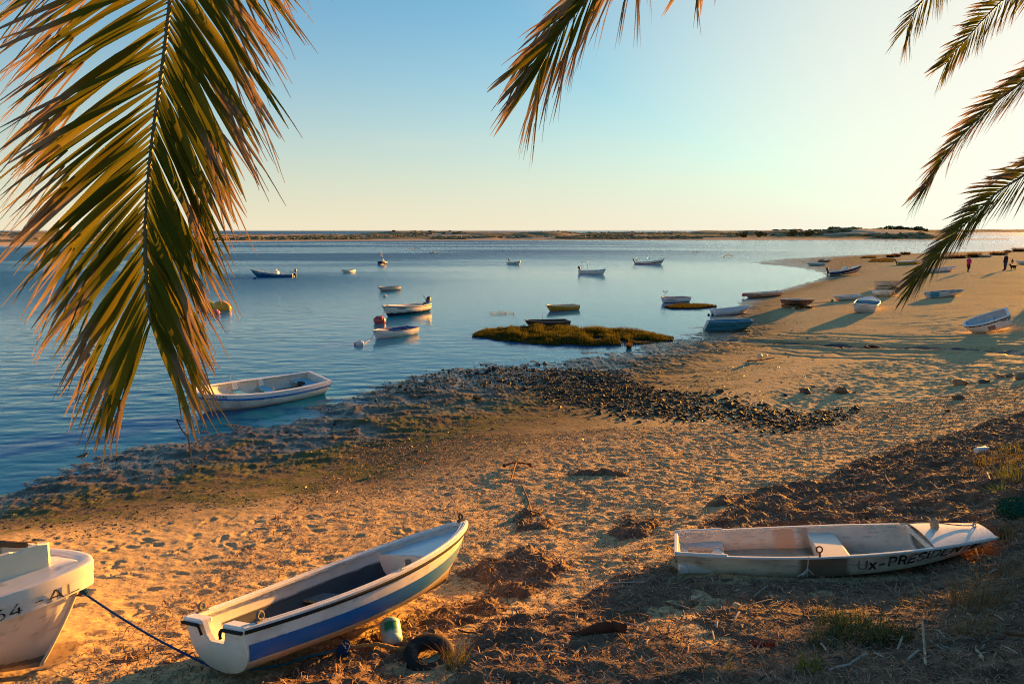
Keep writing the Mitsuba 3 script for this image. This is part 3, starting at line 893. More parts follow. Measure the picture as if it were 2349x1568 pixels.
def rim_text(words, t0, dz, hgt, jit=.05):
    m = meshkit.text_mesh(words, hgt, 0.002, False)
    v = np.array(m.vertices)
    v[:, 1] += jit * hgt * np.sin(v[:, 0] / hgt * 2.1)
    t = np.clip(t0 + v[:, 0] * 1.08 / h.L, 0, 1)
    c_, d_ = h.P(t, 1, -1), h.P(np.minimum(t + .004, 1), 1, -1) - h.P(t - .004, 1, -1)
    n_ = np.stack([d_[:, 1], -d_[:, 0]], 1) / (np.hypot(d_[:, 0], d_[:, 1]) + 1e-9)[:, None]
    q_ = c_[:, :2] + n_ * (.100 + v[:, 2:3])
    return trimesh.Trimesh(np.c_[q_, zt(q_[:, 0]) + dz + v[:, 1]], m.faces, process=False)
add(K + '__lettering', rim_text('- 64 -AL', .868, -.175, .105), 'matte', lambda v: np.array([.012, .012, .018]) + (fb(v, 26, 3, 6)[:, None] > .60) * np.array([.3, .28, .26]), False, W_)
add(K + '__hull_mark', tube(h.P(np.linspace(.865, .895, 8), np.linspace(.62, .55, 8), -1) + h.N(np.linspace(.865, .895, 8), np.linspace(.62, .55, 8), -1) * .003, .012, 6), 'matte', (.015, .013, .015), True, W_)
st = Mi(M, h.P(1, .74, 1))
add(K + '__towing_eye', moved(trimesh.creation.torus(.045, .012, 16, 8), trimesh.transformations.rotation_matrix(math.pi / 2, [1, 0, 0])), 'matte', RUST, True, TW(trimesh.transformations.translation_matrix(st + [.02, 0, 0]) @ rotz(.24)))
add(K + '__stem_strip', tube(np.array([h.P(1, w, 1) + [.006, 0, 0] for w in np.linspace(.02, .8, 20)]), .018, 6), 'paint', (.6, .53, .42), True, W_)
lg = [Mi(M, [2.6, .15, 1.36]), Mi(M, [3.9, .14, 1.35]), Mi(M, [5.12, .20, 1.24])]
add('wooden_pole', tube(smooth_path(lg, 30) + .006 * np.random.default_rng(8).standard_normal((30, 3)), np.linspace(.07, .03, 30), 10), 'matte', lambda v: np.array([.14, .085, .045]) * (.6 + .8 * fb(v * [1, 4, 4], 5, 4, 2)[:, None]), True)
tag('wooden_pole', 'dark wooden pole lying across the boards of the boat at the left edge', 'pole')
EYE_LEFT = st
# ---- the other boats: heading in degrees (0 to the right, 90 away from the camera), keel centre where the photograph shows it
def afloat(px, py, yaw, h, draft=.14, pitch=0.0, roll=0.0):
    c = level(px, py, 0.0)
    a = math.radians(yaw)
    return pose(c[0] - math.cos(a) * h.L * .47, c[1] - math.sin(a) * h.L * .47, -draft, a, pitch, roll)


def ashore(px, py, yaw, h, pitch=0.0, roll=0.0, sink=.03):
    c = ground(px, py)
    a = math.radians(yaw)
    x, y = c[0] - math.cos(a) * h.L * .47, c[1] - math.sin(a) * h.L * .47
    z0, z1 = float(H0(x, y)), float(H0(x + math.cos(a) * h.L * .9, y + math.sin(a) * h.L * .9))
    return pose(x, y, z0 - sink, a, pitch + math.atan2(z1 - z0, h.L * .9), roll)


def dinghy(L, B, **kw):
    d = dict(stern=.78, tm=.42, s0=.42, s1=.60, sag=.03, rake=.35, rocker=.10, er=2.6, trake=.05)
    d.update(kw)
    return Hull(L=L, B=B, **d)


MOORED, BEACHED = 'small boats lying on the water', 'small boats lying on the sand'
# afloat
h = dinghy(5.9, 1.75, s0=.62, s1=1.25, sag=.06, rake=.9)
M = afloat(628, 635, 176, h, .20)
k = boat('fishing_boat', M, h, 'blue fishing boat with high bow and grey outboard, nearest the left palm frond', grimy((.01, .09, .22), .3, zlow=.05), (.45, .55, .60), (.40, .50, .56), MOORED, floor=.25, seats=((.4, .6),), rub=(.9, .03, (.35, .42, .45)), motor=(.0, (.28, .27, .26), 1.25), text=(('F-1231-L', .86, .75, .13, 1, (.6, .6, .6)),))
add(k + '__console', cat(box([2.1, -.3, .25], [2.5, .3, .95], .03), tube([[2.5, -.2, .9], [2.5, -.2, 1.2]], .05, 8), tube([[2.2, .15, .9], [2.2, .15, 1.25]], .05, 8)), 'paint', (.62, .58, .52), 30, TW(M))
h = dinghy(2.6, 1.25)
boat('dinghy', afloat(798, 625, -112, h, .1), h, 'tiny white dinghy afloat, right of the high-bowed blue fishing boat', grimy(WHITE, .4), (.04, .18, .32), (.05, .16, .26), MOORED, seats=((.5, .6),))
h = dinghy(4.4, 1.75, s0=.6, s1=.95, rake=.5)
M = afloat(877, 607, -84, h, .15)
k = boat('motorboat', M, h, 'navy and white boat afloat with a small white pennant, seen bow-on', grimy(WHITE, .3), WHITE, WHITE, MOORED, floor=.2, bands=((.45, .97, NAVY),), deck=.62, seats=(), motor=(0, (.5, .5, .5), 1.0))
add(k + '__pole', tube([[1.2, 0, .3], [1.2, 0, 2.5]], .025, 6), 'metal', None, 30, TW(M))
add(k + '__pennant', grid_mesh(np.array([[[1.2, 0, 2.4], [1.2, 0, 1.5]], [[1.0, -.25, 2.05], [1.0, -.25, 1.6]], [[.85, -.5, 1.7], [.85, -.5, 1.55]]])), 'matte', (.7, .62, .55), False, TW(M))
h = dinghy(4.0, 1.7, s0=.55, s1=.8, rake=.45)
boat('motorboat', afloat(1180, 606, -62, h, .15), h, 'small white motorboat afloat with dark outboard, below the centre frond', grimy((.55, .60, .52), .3), WHITE, WHITE, MOORED, floor=.2, bands=((.80, .86, (.05, .2, .16)),), seats=((.5, .6),), motor=(0, (.015, .018, .03), 1.2))
h = dinghy(4.3, 1.75, s0=.6, s1=.95, rake=.5)
M = afloat(1359, 628, -42, h, .15)
k = boat('motorboat', M, h, 'white motorboat afloat with a steel arch over its black outboard', grimy(WHITE, .2, split=.12, below=(.02, .05, .07)), WHITE, WHITE, MOORED, floor=.2, deck=.6, rub=(.9, .025, (.05, .1, .14)), motor=(-.35, (.02, .02, .022), 1.25))
add(k + '__arch', tube(smooth_path([[.6, -.75, .55], [.62, -.74, 1.7], [.62, -.6, 1.85], [.62, .6, 1.85], [.62, .74, 1.7], [.6, .75, .55]], 40), .035, 8), 'metal', None, True, TW(M))
add(k + '__lamp', moved(trimesh.creation.icosphere(2, .07), pose(.62, 0, 1.95)), 'paint', (.7, .68, .62), True, TW(M))
h = dinghy(5.2, 1.75, s0=.62, s1=1.15, sag=.08, rake=.65)
M = afloat(1488, 606, -17, h, .18)
k = boat('fishing_boat', M, h, 'white fishing boat with a red band and thin aerial, farthest moored boat from the left', grimy(WHITE, .3, split=.12, below=(.03, .03, .04)), WHITE, (.10, .22, .30), MOORED, floor=.25, bands=((.60, .76, (.30, .03, .04)),), seats=((.5, .6),), motor=(-.3, (.05, .06, .08), 1.1))
add(k + '__aerial', tube([[2.6, .3, .6], [2.6, .3, 3.0]], .014, 5), 'metal', None, True, TW(M))
for x0 in (.25, 2.2):
    add(k + '__frame', tube(smooth_path([[x0, -.7, .5], [x0, -.68, 1.25], [x0, .68, 1.25], [x0, .7, .5]], 30), .022, 6), 'metal', None, True, TW(M))
add(k + '__bow_post', tube([[5.0, 0, 1.0], [5.25, 0, 1.42]], [.07, .05], 8), 'paint', (.3, .05, .04), True, TW(M))
add(k + '__hand_line', tube(smooth_path([[3.0, -.55, .75], [4.2, -.35, 1.1], [5.2, 0, 1.35]], 20), .012, 5), 'matte', (.5, .48, .45), True, TW(M))
h = dinghy(2.6, 1.25, s0=.45, s1=.55)
boat('dinghy', afloat(892, 666, -132, h, .08), h, 'weathered grey-white dinghy afloat above the outboard boat', grimy((.50, .47, .40), .8, zlow=.25), (.30, .27, .22), (.36, .32, .26), MOORED, seats=((.35, .7), (.62, .7)), seat_col=(.24, .2, .15))
h = dinghy(4.7, 1.75, s0=.66, s1=.92, rake=.55, er=2.4)
M = afloat(931, 719, -122, h, .10)
BOAT_H = (h, M)
k = boat('motorboat', M, h, 'white motorboat with navy bottom and tilted black outboard beside a red buoy', grimy(WHITE, .3, (.2, .17, .1), .08, split=.34, below=(.012, .03, .06)), (.60, .57, .52), (.62, .58, .52), MOORED, floor=.25, deck=.62, seats=((.35, .62),), rub=(.95, .03, (.10, .08, .07)), motor=(-.62, (.012, .016, .028), 1.35), text=(('RAINHA', .80, .80, .12, 1, BLACK),))
ts = np.linspace(0, .98, 50)
for w in (.62, .8):
    for sd in (-1, 1):
        add(k + '__plank_line', tube(h.P(ts, w, sd), .008, 5), 'paint', (.5, .46, .4), True, TW(M))
add(k + '__cleat', box([4.0, -.08, .82], [4.2, .08, .93], .02), 'metal', None, 30, TW(M))
h = dinghy(3.1, 1.35, s0=.50, s1=.60, rake=.22)
M = afloat(906, 770, -128, h, .10)
BOAT_I = (h, M)
k = boat('dinghy', M, h, 'white dinghy with blue inside and rusty rail, nearest to the camera of those afloat', grimy(WHITE, .25), (.02, .10, .34), (.22, .10, .05), MOORED, floor=.18, seats=((.5, .6),), deck=.72, deck_col=(.6, .57, .52), rail_w=.035, pegs=((.3, 1, .22, (.1, .2, .08)), (.8, -1, .22, (.1, .08, .06))))
for sd in (-1, 1):
    add(k + '__plank_line', tube(h.P(ts, .7, sd), .007, 5), 'paint', (.5, .47, .42), True, TW(M))
add(k + '__bag', trimesh.creation.icosphere(2, .2), 'matte', (.015, .025, .10), True, TW(M @ pose(.7, 0, .33) @ np.diag([1.2, 1.6, .8, 1])))
h = dinghy(2.8, 1.3, s0=.46, s1=.58)
boat('dinghy', afloat(1290, 711, -150, h, .10), h, 'mustard yellow dinghy afloat beyond the marsh grass', grimy((.40, .22, .02), .35, (.1, .06, .01)), (.42, .38, .30), (.50, .44, .30), MOORED, seats=((.35, .7), (.62, .7)), seat_col=(.5, .47, .4))
h = dinghy(2.9, 1.35, s0=.45, s1=.56, stern=.85)
boat('dinghy', afloat(1256, 749, -163, h, .06), h, 'dark brown wooden dinghy just behind the marsh grass', grimy((.060, .042, .034), .6), (.045, .032, .026), (.09, .062, .045), MOORED, seats=((.4, .7),), rail_w=.06, pegs=((.5, -1, .3, WOOD),))
h = dinghy(2.9, 1.3, s0=.48, s1=.62, rake=.2)
M = afloat(1548, 693, -152, h, .06)
k = boat('dinghy', M, h, 'white dinghy with dark red rail, aground at the end of the small grass patch', grimy((.62, .60, .62), .3, split=.10, below=(.02, .02, .03)), (.45, .42, .42), (.22, .07, .06), MOORED, seats=((.4, .7),), text=(('ANDORINHA', .86, .62, .085, 1, BLACK),))
add(k + '__grapnel', cat(tube(smooth_path([[2.5, 0, .55], [2.45, 0, 1.0]], 5), .018, 6), *[tube(smooth_path([[2.45, 0, .95], [2.45 + .2 * math.cos(q), .2 * math.sin(q), .98], [2.45 + .26 * math.cos(q), .26 * math.sin(q), 1.12]], 8), .014, 5) for q in (0, 1.6, 3.1, 4.7)]), 'matte', RUST, True, TW(M))
h = dinghy(4.0, 1.6, s0=.6, s1=.9)
boat('motorboat', afloat(193, 583, -30, h, .12), h, 'cream boat afloat far out, seen through the left palm frond', grimy((.62, .55, .42), .3), WHITE, WHITE, MOORED, deck=.5, seats=())
# on the sand
h = Hull(L=2.6, B=1.15, stern=.82, bow=.75, tm=.5, s0=.60, s1=.60, sag=.0, rake=.38, rocker=.05, rk0=.02, full=2.0, fine=1, chine=(.80, .02), trake=-.25)
M = ashore(1671, 757, -9, h)
k = boat('punt', M, h, 'blue flat-bottomed punt with faded lettering on its side', grimy((.020, .165, .245), .6, (.06, .05, .04), .14), (.02, .15, .28), (.03, .17, .30), BEACHED, floor=.09, seats=((.5, .7),), rail_w=.04, text=(('DC.MARLISA VR-218-L', .04, .66, .095, -1, (.01, .03, .06)),))
h = dinghy(2.9, 1.2, s0=.42, s1=.56, rake=.40, er=2.3)
M = ashore(1676, 721, 6, h, 0, .06)
k = boat('dinghy', M, h, 'mauve-white clinker dinghy with a drive leg at its stern, beside the blue punt', grimy((.60, .56, .60), .25, split=.07, below=(.05, .04, .04)), (.5, .47, .48), (.60, .57, .60), BEACHED, text=(('JES', .62, .70, .085, -1, BLACK),))
for w in (.5, .7, .86):
    add(k + '__plank_line', tube(h.P(ts, w, -1), .008, 5), 'paint', (.5, .46, .48), True, TW(M))
add(k + '__drive_leg', cat(tube(smooth_path([[.1, 0, .2], [-.15, 0, .05], [-.25, 0, .02]], 8), .04, 6), hull_of([[-.35, -.12, 0], [-.25, .12, .2], [-.2, -.1, .15], [-.4, .1, .05]])), 'matte', BLACK, 30, TW(M))
h = dinghy(3.4, 1.3, s0=.46, s1=.52, rake=.45)
M = ashore(1749, 681, 181, h)
k = boat('dinghy', M, h, 'salmon pink dinghy with dark bottom and a red fender at its bow', grimy((.52, .30, .20), .3, split=.11, below=(.03, .03, .035)), (.55, .5, .45), (.50, .52, .52), BEACHED, text=(('SOL TIAGO', .80, .62, .10, 1, (.08, .03, .02)),))
add(k + '__fender', trimesh.creation.icosphere(2, .17), 'paint', (.45, .04, .05), True, TW(M @ pose(3.36, .16, .36)))


def tunnel_dinghy(px, py, yaw, L, B, label, hull, rail, sheer=.66):
    """A blunt dinghy on two runners with a dark tunnel between them."""
    h = Hull(L=L, B=B, stern=.9, bow=.78, tm=.5, s0=sheer, s1=sheer + .06, sag=.0, rake=.18, rocker=.05, full=2, fine=1, chine=(.86, .55), trake=0)
    M = ashore(px, py, yaw, h)
    h2 = Hull(L=L, B=B, stern=.9, bow=.78, tm=.5, s0=sheer - .16, s1=sheer - .10, sag=.0, rake=.18, rocker=.05, full=2, fine=1, chine=(.86, .30), trake=0)
    M2 = M @ pose(0, 0, .16)
    k = boat('dinghy', M2, h2, label, hull, (.50, .48, .46), rail, BEACHED, floor=.1, seats=((.5, .8),), rail_w=.07)
    for sd in (-1, 1):
        y = sd * B * .5 * .62
        add(k + '__runner', hull_of([[x, y + q * .16 * (1 if z > .1 else .6), z] for x in (.06, L * .82) for q in (-1, 1) for z in (.0, .24)] + [[L * .97, y * .92 + q * .12, .24] for q in (-1, 1)]), 'paint', hull, 30, TW(M))
    return k, M


k, M = tunnel_dinghy(1828, 706, -84, 2.5, 1.6, 'brown twin-runner dinghy with white rim, facing the camera', grimy((.085, .05, .035), .5), (.60, .58, .55))
add(k + '__painter', tube(smooth_path([[2.5, .1, .5], [2.56, .0, .35], [2.62, -.2, .15], [2.9, -.35, .04]], 24), .018, 6), 'matte', (.3, .26, .2), True, TW(M))
tunnel_dinghy(2037, 662, -88, 2.4, 1.45, 'brown-rimmed white twin-runner dinghy, just behind the white one', grimy((.55, .47, .38), .5), (.16, .09, .06))
h = dinghy(2.1, 1.05, s0=.40, s1=.46, bow=.35, rake=.25)
boat('dinghy', ashore(1942, 688, 183, h), h, 'smallest white dinghy, on a line to a green float', grimy((.58, .56, .58), .25), (.5, .5, .5), (.60, .60, .60), BEACHED, seats=((.5, .7),), pegs=((.25, 1, .02, RUST),))
h = dinghy(3.5, 1.50, stern=.90, s0=.62, s1=.80, rake=.30, chine=(.84, .16))
M = ashore(1988, 712, 58, h, 0, .03)
boat('dinghy', M, h, 'white dinghy with bright blue foredeck and mud-stained stern', grimy((.58, .56, .50), .7, (.12, .10, .06), .26), (.05, .20, .32), (.55, .56, .55), BEACHED, seats=((.4, .6),), seat_col=(.05, .22, .35), deck=.58, deck_col=(.05, .27, .42), rail_w=.07)
h = Hull(L=2.3, B=1.3, stern=.85, bow=.62, tm=.5, s0=.44, s1=.50, sag=.0, rake=.25, rocker=.07, full=2, fine=1, er=3.2)
M = ashore(2030, 679, -94, h)
k = boat('dinghy', M, h, 'plain white blunt dinghy facing the camera, in front of the brown-rimmed one', grimy((.66, .63, .60), .3), (.6, .58, .55), (.66, .65, .63), BEACHED, seats=((.5, .7),), rail_w=.06)
add(k + '__painter', tube(smooth_path([[2.32, 0, .5], [2.33, .0, .3], [2.3, .02, .05], [2.6, .2, .02]], 20), .018, 6), 'matte', (.12, .1, .09), True, TW(M))
h = Hull(L=2.35, B=1.25, stern=.85, bow=.35, tm=.5, s0=.46, s1=.46, sag=.0, rake=.35, rocker=.14, full=2, fine=.9, chine=(.78, .2))
cb = lambda v: np.where(((v[:, 0] < .55) | ((v[:, 0] > 1.2) & (v[:, 2] > .26 + .1 * fb(v, 5, 3))))[:, None] & (v[:, 2] > .12)[:, None], np.array([.045, .24, .38]), grimy((.52, .55, .56), .4)(v))
boat('dinghy', ashore(2166, 681, -8, h, 0, -.05), h, 'patchy blue and white dinghy on trampled sand below the palm tips', lambda v: cb(v), (.03, .19, .34), (.07, .27, .40), BEACHED, seats=((.42, .7),), seat_col=(.04, .22, .38), rail_w=.06)
h = Hull(L=1.80, B=1.22, stern=.84, bow=.40, tm=.45, s0=.66, s1=.66, sag=.02, rake=.22, rocker=.08, full=2.4, fine=.9, er=3.0)
c = ground(2272, 762)
a = math.radians(146)
M = pose(c[0] + .72, c[1] - .42, c[2] + .46, a, -.42, -.26)
k = boat('dinghy', M, h, 'white dinghy tipped on its side at the right edge, with a brown patch', grimy((.60, .62, .63), .3, (.25, .18, .1), .1), (.48, .52, .55), (.62, .64, .66), BEACHED, floor=.12, seats=((.4, .6), (.65, .6)), rail_w=.09, rub=(.93, .022, BLACK), text=(('TRAQUINAS', .24, .80, .095, 1, BLACK),))
add(k + '__patch', h.band(.52, .80, .37, .53, .006, (1,)), 'matte', lambda v: np.array([.20, .16, .14]) * (.5 + fb(v, 9, 3)[:, None]), True, TW(M))
h = dinghy(4.0, 1.7, s0=.62, s1=1.05, rake=.6)
M = ashore(1938, 631, -18, h, .05, .05)
k = boat('motorboat', M, h, 'navy and white motorboat with a windscreen, at the head of the cove', grimy((.62, .62, .63), .2), WHITE, WHITE, BEACHED, floor=.25, bands=((.30, .52, NAVY), (.62, .97, NAVY)), deck=.68, seats=((.3, .6),), motor=(0, (.015, .02, .04), 1.1))
add(k + '__console', box([1.7, -.4, .3], [2.2, .4, 1.0], .03), 'paint', (.62, .62, .62), 30, TW(M))
add(k + '__windscreen', tube(smooth_path([[2.15, -.4, .95], [1.9, -.38, 1.45], [1.9, .38, 1.45], [2.15, .4, .95]], 30), .025, 6), 'metal', None, True, TW(M))
h = dinghy(2.9, 1.25, s0=.44, s1=.55)
boat('dinghy', ashore(1872, 609, 172, h), h, 'pale blue dinghy on the sand spit', grimy((.30, .48, .52), .3), (.35, .5, .52), (.4, .55, .57), BEACHED, seats=((.5, .7),))
h = dinghy(2.4, 1.4, s0=.5, s1=.6, bow=.4)
boat('dinghy', ashore(1892, 601, -40, h, 0, .1), h, 'tan boat behind the pale blue dinghy on the sand spit', grimy((.36, .24, .13), .5), (.4, .3, .2), (.5, .4, .28), BEACHED, deck=.4, seats=())
h = dinghy(3.6, 1.5, s0=.62, s1=.80, rake=.4)
boat('motorboat', ashore(2084, 607, -14, h, .0), h, 'yellow and white motorboat under a pale cover, left of the lowest palm frond', grimy((.60, .52, .40), .3, split=.42, below=(.38, .28, .02)), WHITE, (.55, .58, .58), BEACHED, bands=((.84, .92, NAVY),), deck=.1, deck_col=(.52, .55, .55), bulk=False, seats=(), motor=(-.4, (.03, .035, .05), 1.0))
h = dinghy(3.6, 1.3, s0=.44, s1=.60, rake=.55)
boat('dinghy', ashore(2158, 624, 4, h), h, 'long white dinghy on the sand behind the lowest palm frond', grimy((.60, .57, .60), .2), (.5, .5, .5), (.62, .60, .62), BEACHED, seats=((.5, .7),), text=(('PEGASO', .66, .72, .08, -1, (.2, .2, .22)),))
h = dinghy(2.8, 1.4, s0=.5, s1=.6)
boat('dinghy', ashore(2352, 606, 186, h), h, 'white and blue dinghy cut by the right edge, beside the dogs', grimy((.55, .60, .62), .2), (.2, .42, .52), (.6, .63, .65), BEACHED, seats=((.5, .7),))
h = dinghy(2.6, 1.2, s0=.45, s1=.5)
boat('dinghy', ashore(2258, 590, 185, h), h, 'grey weathered dinghy far up the beach between the two people', grimy((.30, .29, .24), .5), (.3, .3, .26), (.34, .33, .29), BEACHED, seats=((.5, .7),))


# ---- buoys and floats
def barrel(L, r, ridges=5, n=60, end=.55):
    x = np.linspace(0, 1, n)
    prof = r * np.clip(np.sin(np.pi * x), 0, 1) ** end * (1 + .035 * np.cos(x * ridges * 2 * np.pi) * (np.abs(x - .5) < .36))
    return trimesh.creation.revolve(np.c_[prof, x * L - L / 2][::1], 24)


R_ = trimesh.transformations.rotation_matrix


def buoy(name, px, py, mesh, col, label, dz=0.0, rot=None, cat_='buoy', water=True, parts=()):
    c = level(px, py) if water else ground(px, py)
    M = trimesh.transformations.translation_matrix([c[0], c[1], c[2] + dz]) @ (rot if rot is not None else np.eye(4))
    k = add(name, mesh, 'paint', col, 40, TW(M))
    tag(k, label, cat_)
    for nm, m, cc in parts:
        add(k + '__' + nm, m, 'matte', cc, 40, TW(M))
    return k


buoy('buoy', 871, 741, barrel(.84, .31), (.40, .055, .05), 'large ribbed red buoy at the bow of the outboard boat', .18, rotz(.35) @ R_(math.pi / 2 + .15, [0, 1, 0]))
buoy('buoy', 882, 680, barrel(.36, .15, 3), (.55, .48, .42), 'small pale buoy under the weathered grey-white dinghy', .06, R_(1.3, [0, 1, 0]))
buoy('canister_float', 825, 791, barrel(.46, .17, 3, end=.3), (.56, .50, .50), 'pale plastic canister float with a red cap', .07, rotz(.3) @ R_(math.pi / 2, [0, 1, 0]), 'float', parts=(('cap', moved(trimesh.creation.cylinder(.07, .06), pose(0, 0, -.25)), (.35, .02, .03)),))
buoy('buoy', 585, 640, barrel(.42, .17, 3, end=.35), (.01, .05, .16), 'dark blue buoy under the bow of the blue fishing boat', .06, R_(math.pi / 2, [0, 1, 0]))
buoy('buoy', 480, 709, barrel(1.35, .42, 2, end=.42), (.42, .36, .02), 'greenish yellow barrel buoy, left of the pair at the frond tips', .20, rotz(.15) @ R_(math.pi / 2, [0, 1, 0]))
buoy('buoy', 510, 711, barrel(1.5, .47, 2, end=.42), (.60, .25, .01), 'orange yellow barrel buoy, right of the pair at the frond tips', .24, rotz(-.25) @ R_(math.pi / 2 + .12, [0, 1, 0]))
buoy('buoy', 495, 721, barrel(.62, .25, 3), (.52, .12, .10), 'pinkish red buoy in front of the two yellow barrel buoys', .14, rotz(.2) @ R_(math.pi / 2, [0, 1, 0]))
buoy('float', 1909, 692, trimesh.creation.icosphere(2, .11), (.02, .16, .10), 'green ball float on the line of the smallest white dinghy', .08, None, 'float', False)
buoy('float', 1824, 709, barrel(.55, .09, 2, end=.3), (.40, .46, .45), 'pale long float in front of the brown twin-runner dinghy', .07, rotz(.1) @ R_(math.pi / 2, [0, 1, 0]), 'float', False)
ln = [ground(1909, 692) + [0, 0, .03], ground(1870, 695) + [0, 0, .02], ground(1830, 700) + [0, 0, .02]]
add('mooring_rope', tube(smooth_path(ln, 20), .015, 5), 'matte', (.06, .06, .04), True)
tag('mooring_rope_001', 'dark line on the sand from the green ball float', 'rope')
h, M = BOAT_I
b0 = Mi(M, h.P(.97, .9, 1))
add('mooring_rope', tube(smooth_path([b0, b0 * .5 + level(835, 789) * .5 - [0, 0, .12], level(835, 789, .08)], 24), .018, 5), 'matte', (.36, .30, .24), True)
tag('mooring_rope_002', 'rope from the blue-lined dinghy towards the canister float', 'rope')
h, M = BOAT_H
b0 = Mi(M, h.P(.97, .95, 1))
add('mooring_rope', tube(smooth_path([b0, b0 + [-.05, -.1, -.4], level(878, 735, .25)], 24), .02, 5), 'matte', (.08, .08, .09), True)
tag('mooring_rope_003', 'dark rope from the outboard boat to its red buoy', 'rope')
# ------------------------------------------------------------------ the beach in detail
rng = np.random.default_rng(11)
CREEK = np.array([ground(*p)[:2] for p in [(1500, 768), (1560, 772), (1640, 777), (1750, 784), (1850, 788), (1960, 794), (2100, 797), (2200, 799), (2290, 802), (2349, 806), (2600, 818)]])
WEED = [gpoly(p) for p in [
    [(1600, 1212), (1720, 1130), (1850, 1108), (1960, 1063), (2060, 1028), (2180, 1003), (2349, 942), (2600, 900), (2750, 1750), (1000, 1750), (1060, 1520), (1075, 1445), (1200, 1425), (1290, 1385), (1380, 1345), (1470, 1300), (1550, 1290)],
    [(1040, 1310), (1130, 1290), (1190, 1250), (1240, 1262), (1330, 1292), (1290, 1342), (1200, 1372), (1120, 1382), (1100, 1345)],
    [(1160, 1208), (1270, 1190), (1272, 1215), (1180, 1222)], [(1375, 1228), (1440, 1180), (1512, 1195), (1500, 1232), (1420, 1248)],
    [(1600, 1152), (1690, 1140), (1685, 1162), (1605, 1168)],
    [(540, 1545), (700, 1492), (850, 1445), (960, 1375), (1005, 1372), (965, 1425), (890, 1452), (880, 1500), (900, 1530), (1010, 1640), (540, 1640)], [(640, 1545), (720, 1512), (850, 1468), (930, 1420), (1000, 1375), (1040, 1380), (985, 1440), (900, 1475), (870, 1510), (760, 1545)],
    [(325, 1522), (400, 1490), (470, 1466), (475, 1492), (400, 1522), (350, 1535)], [(205, 1532), (300, 1490), (345, 1478), (362, 1500), (262, 1528)],
    [(1285, 1084), (1350, 1079), (1440, 1082), (1438, 1092), (1300, 1093)], [(555, 1200), (650, 1183), (648, 1190), (560, 1206)], [(1150, 1178), (1215, 1160), (1245, 1168), (1230, 1190), (1195, 1205)]]]
WX, WY = np.meshgrid(np.arange(-4.5, 15, .06), np.arange(3.0, 19, .06), indexing='ij')


def signed(poly, x, y):
    pts = shapely.points(x.ravel(), y.ravel())
    shapely.prepare(poly)
    d = shapely.distance(poly.exterior, pts)
    return np.where(shapely.contains_xy(poly, x.ravel(), y.ravel()), d, -d).reshape(x.shape)


WD = np.max([signed(p, WX, WY) for p in WEED], 0)
WDi = RegularGridInterpolator((WX[:, 0], WY[0]), WD, bounds_error=False, fill_value=-3.0)


def weed_cover(x, y):
    """Above 0 where dried seaweed lies; larger further inside a heap."""
    d = WDi(np.stack([x, y], -1))
    p = np.stack([x, y, 0 * x], -1)
    n = meshkit.fbm(p * 1.6, 3, 2) - .5
    n2 = meshkit.fbm(p * 6.0, 3, 4) - .5
    bare = sst(.52, .63, meshkit.fbm(p * 1.05 + 7.3, 3, 9)) * sst(.9, .2, np.minimum(np.abs(d), 9) * 0 + np.hypot(x - 3.2, (y - 6.0) * 1.3) / 3.2)
    c_ = np.minimum(d, .35) + n * .46 + n2 * .24 - bare * .55
    for h_, M_, up_ in HOLLOWS:
        q_ = np.stack([x, y, 0 * x + M_[2, 3], 0 * x + 1], -1) @ np.linalg.inv(M_).T
        t_ = q_[..., 0] / h_.L
        e_ = np.maximum(np.abs(q_[..., 1]) - h_.b(np.clip(t_, 0, 1)) * (.45 if h_.L == 3.26 else 1.0), np.maximum(-q_[..., 0], q_[..., 0] - h_.L * up_))
        c_ = np.minimum(c_, np.where(e_ < .9, e_ * 1.1 + .04, 9))
    q_ = np.stack([x, y, 0 * x + HOLLOWS[0][1][2, 3], 0 * x + 1], -1) @ np.linalg.inv(HOLLOWS[0][1]).T
    lee = sst(.25, .75, q_[..., 0]) * sst(3.2, 2.7, q_[..., 0]) * sst(-.30, -.36, q_[..., 1]) * sst(-1.05, -.85, q_[..., 1])
    return np.maximum(c_, lee * (.10 + n * .5 + n2 * .3 + .1))


def poly_dist(x, y, line):
    pts = shapely.points(np.asarray(x).ravel(), np.asarray(y).ravel())
    return shapely.distance(sg.LineString(line), pts).reshape(np.shape(x))


HB = H0(GX, GY)
P3 = np.stack([GX, GY, 0 * GX], -1)
H = HB.copy()
shore = np.exp(-((HB - .05) / .20) ** 2)
near_ = sst(70, 30, GY)
H += shore * (.15 * (meshkit.fbm(P3 * [.55, 1.1, 1], 4, 3) - .5) + near_ * .17 * (meshkit.fbm(P3 * [1.7, 3.2, 1], 4, 8) - .5) + near_ * .07 * (meshkit.fbm(P3 * 8.0, 3, 5) - .5))
dry = sst(.40, .85, HB)
H += .10 * (meshkit.fbm(P3 * .35, 3, 6) - .5) * dry
smooth_flat = sst(20, 27, GY) * sst(1.3, .8, HB)
tr = dry * (1 - .72 * smooth_flat)
lump = meshkit.fbm(P3 * [2.6, 3.4, 1], 3, 12)
H += tr * (.022 + .026 * sst(10, 16, GY + GX * .8) * sst(46, 30, GY)) * (np.abs(lump - .5) * -2 + .35)
H += tr * .020 * (meshkit.fbm(P3 * 8.5, 3, 14) - .5) + dry * .030 * (meshkit.fbm(P3 * [1.9, 4.2, 1], 3, 15) - .5) * sst(24, 32, GY) * sst(120, 60, GY)
H += (sst(.1, .4, HB) * sst(90, 25, GY)) * .020 * (meshkit.fbm(P3 * [3.0, 9.0, 1], 3, 31) - .5)
cd = np.full(GX.shape, 99.0)
msk = (GX > 3) & (GX < 60) & (GY > 20) & (GY < 50)
cd[msk] = poly_dist(GX[msk], GY[msk], CREEK)
wob = .5 * (meshkit.fbm(P3 * 1.2, 3, 21) - .5)
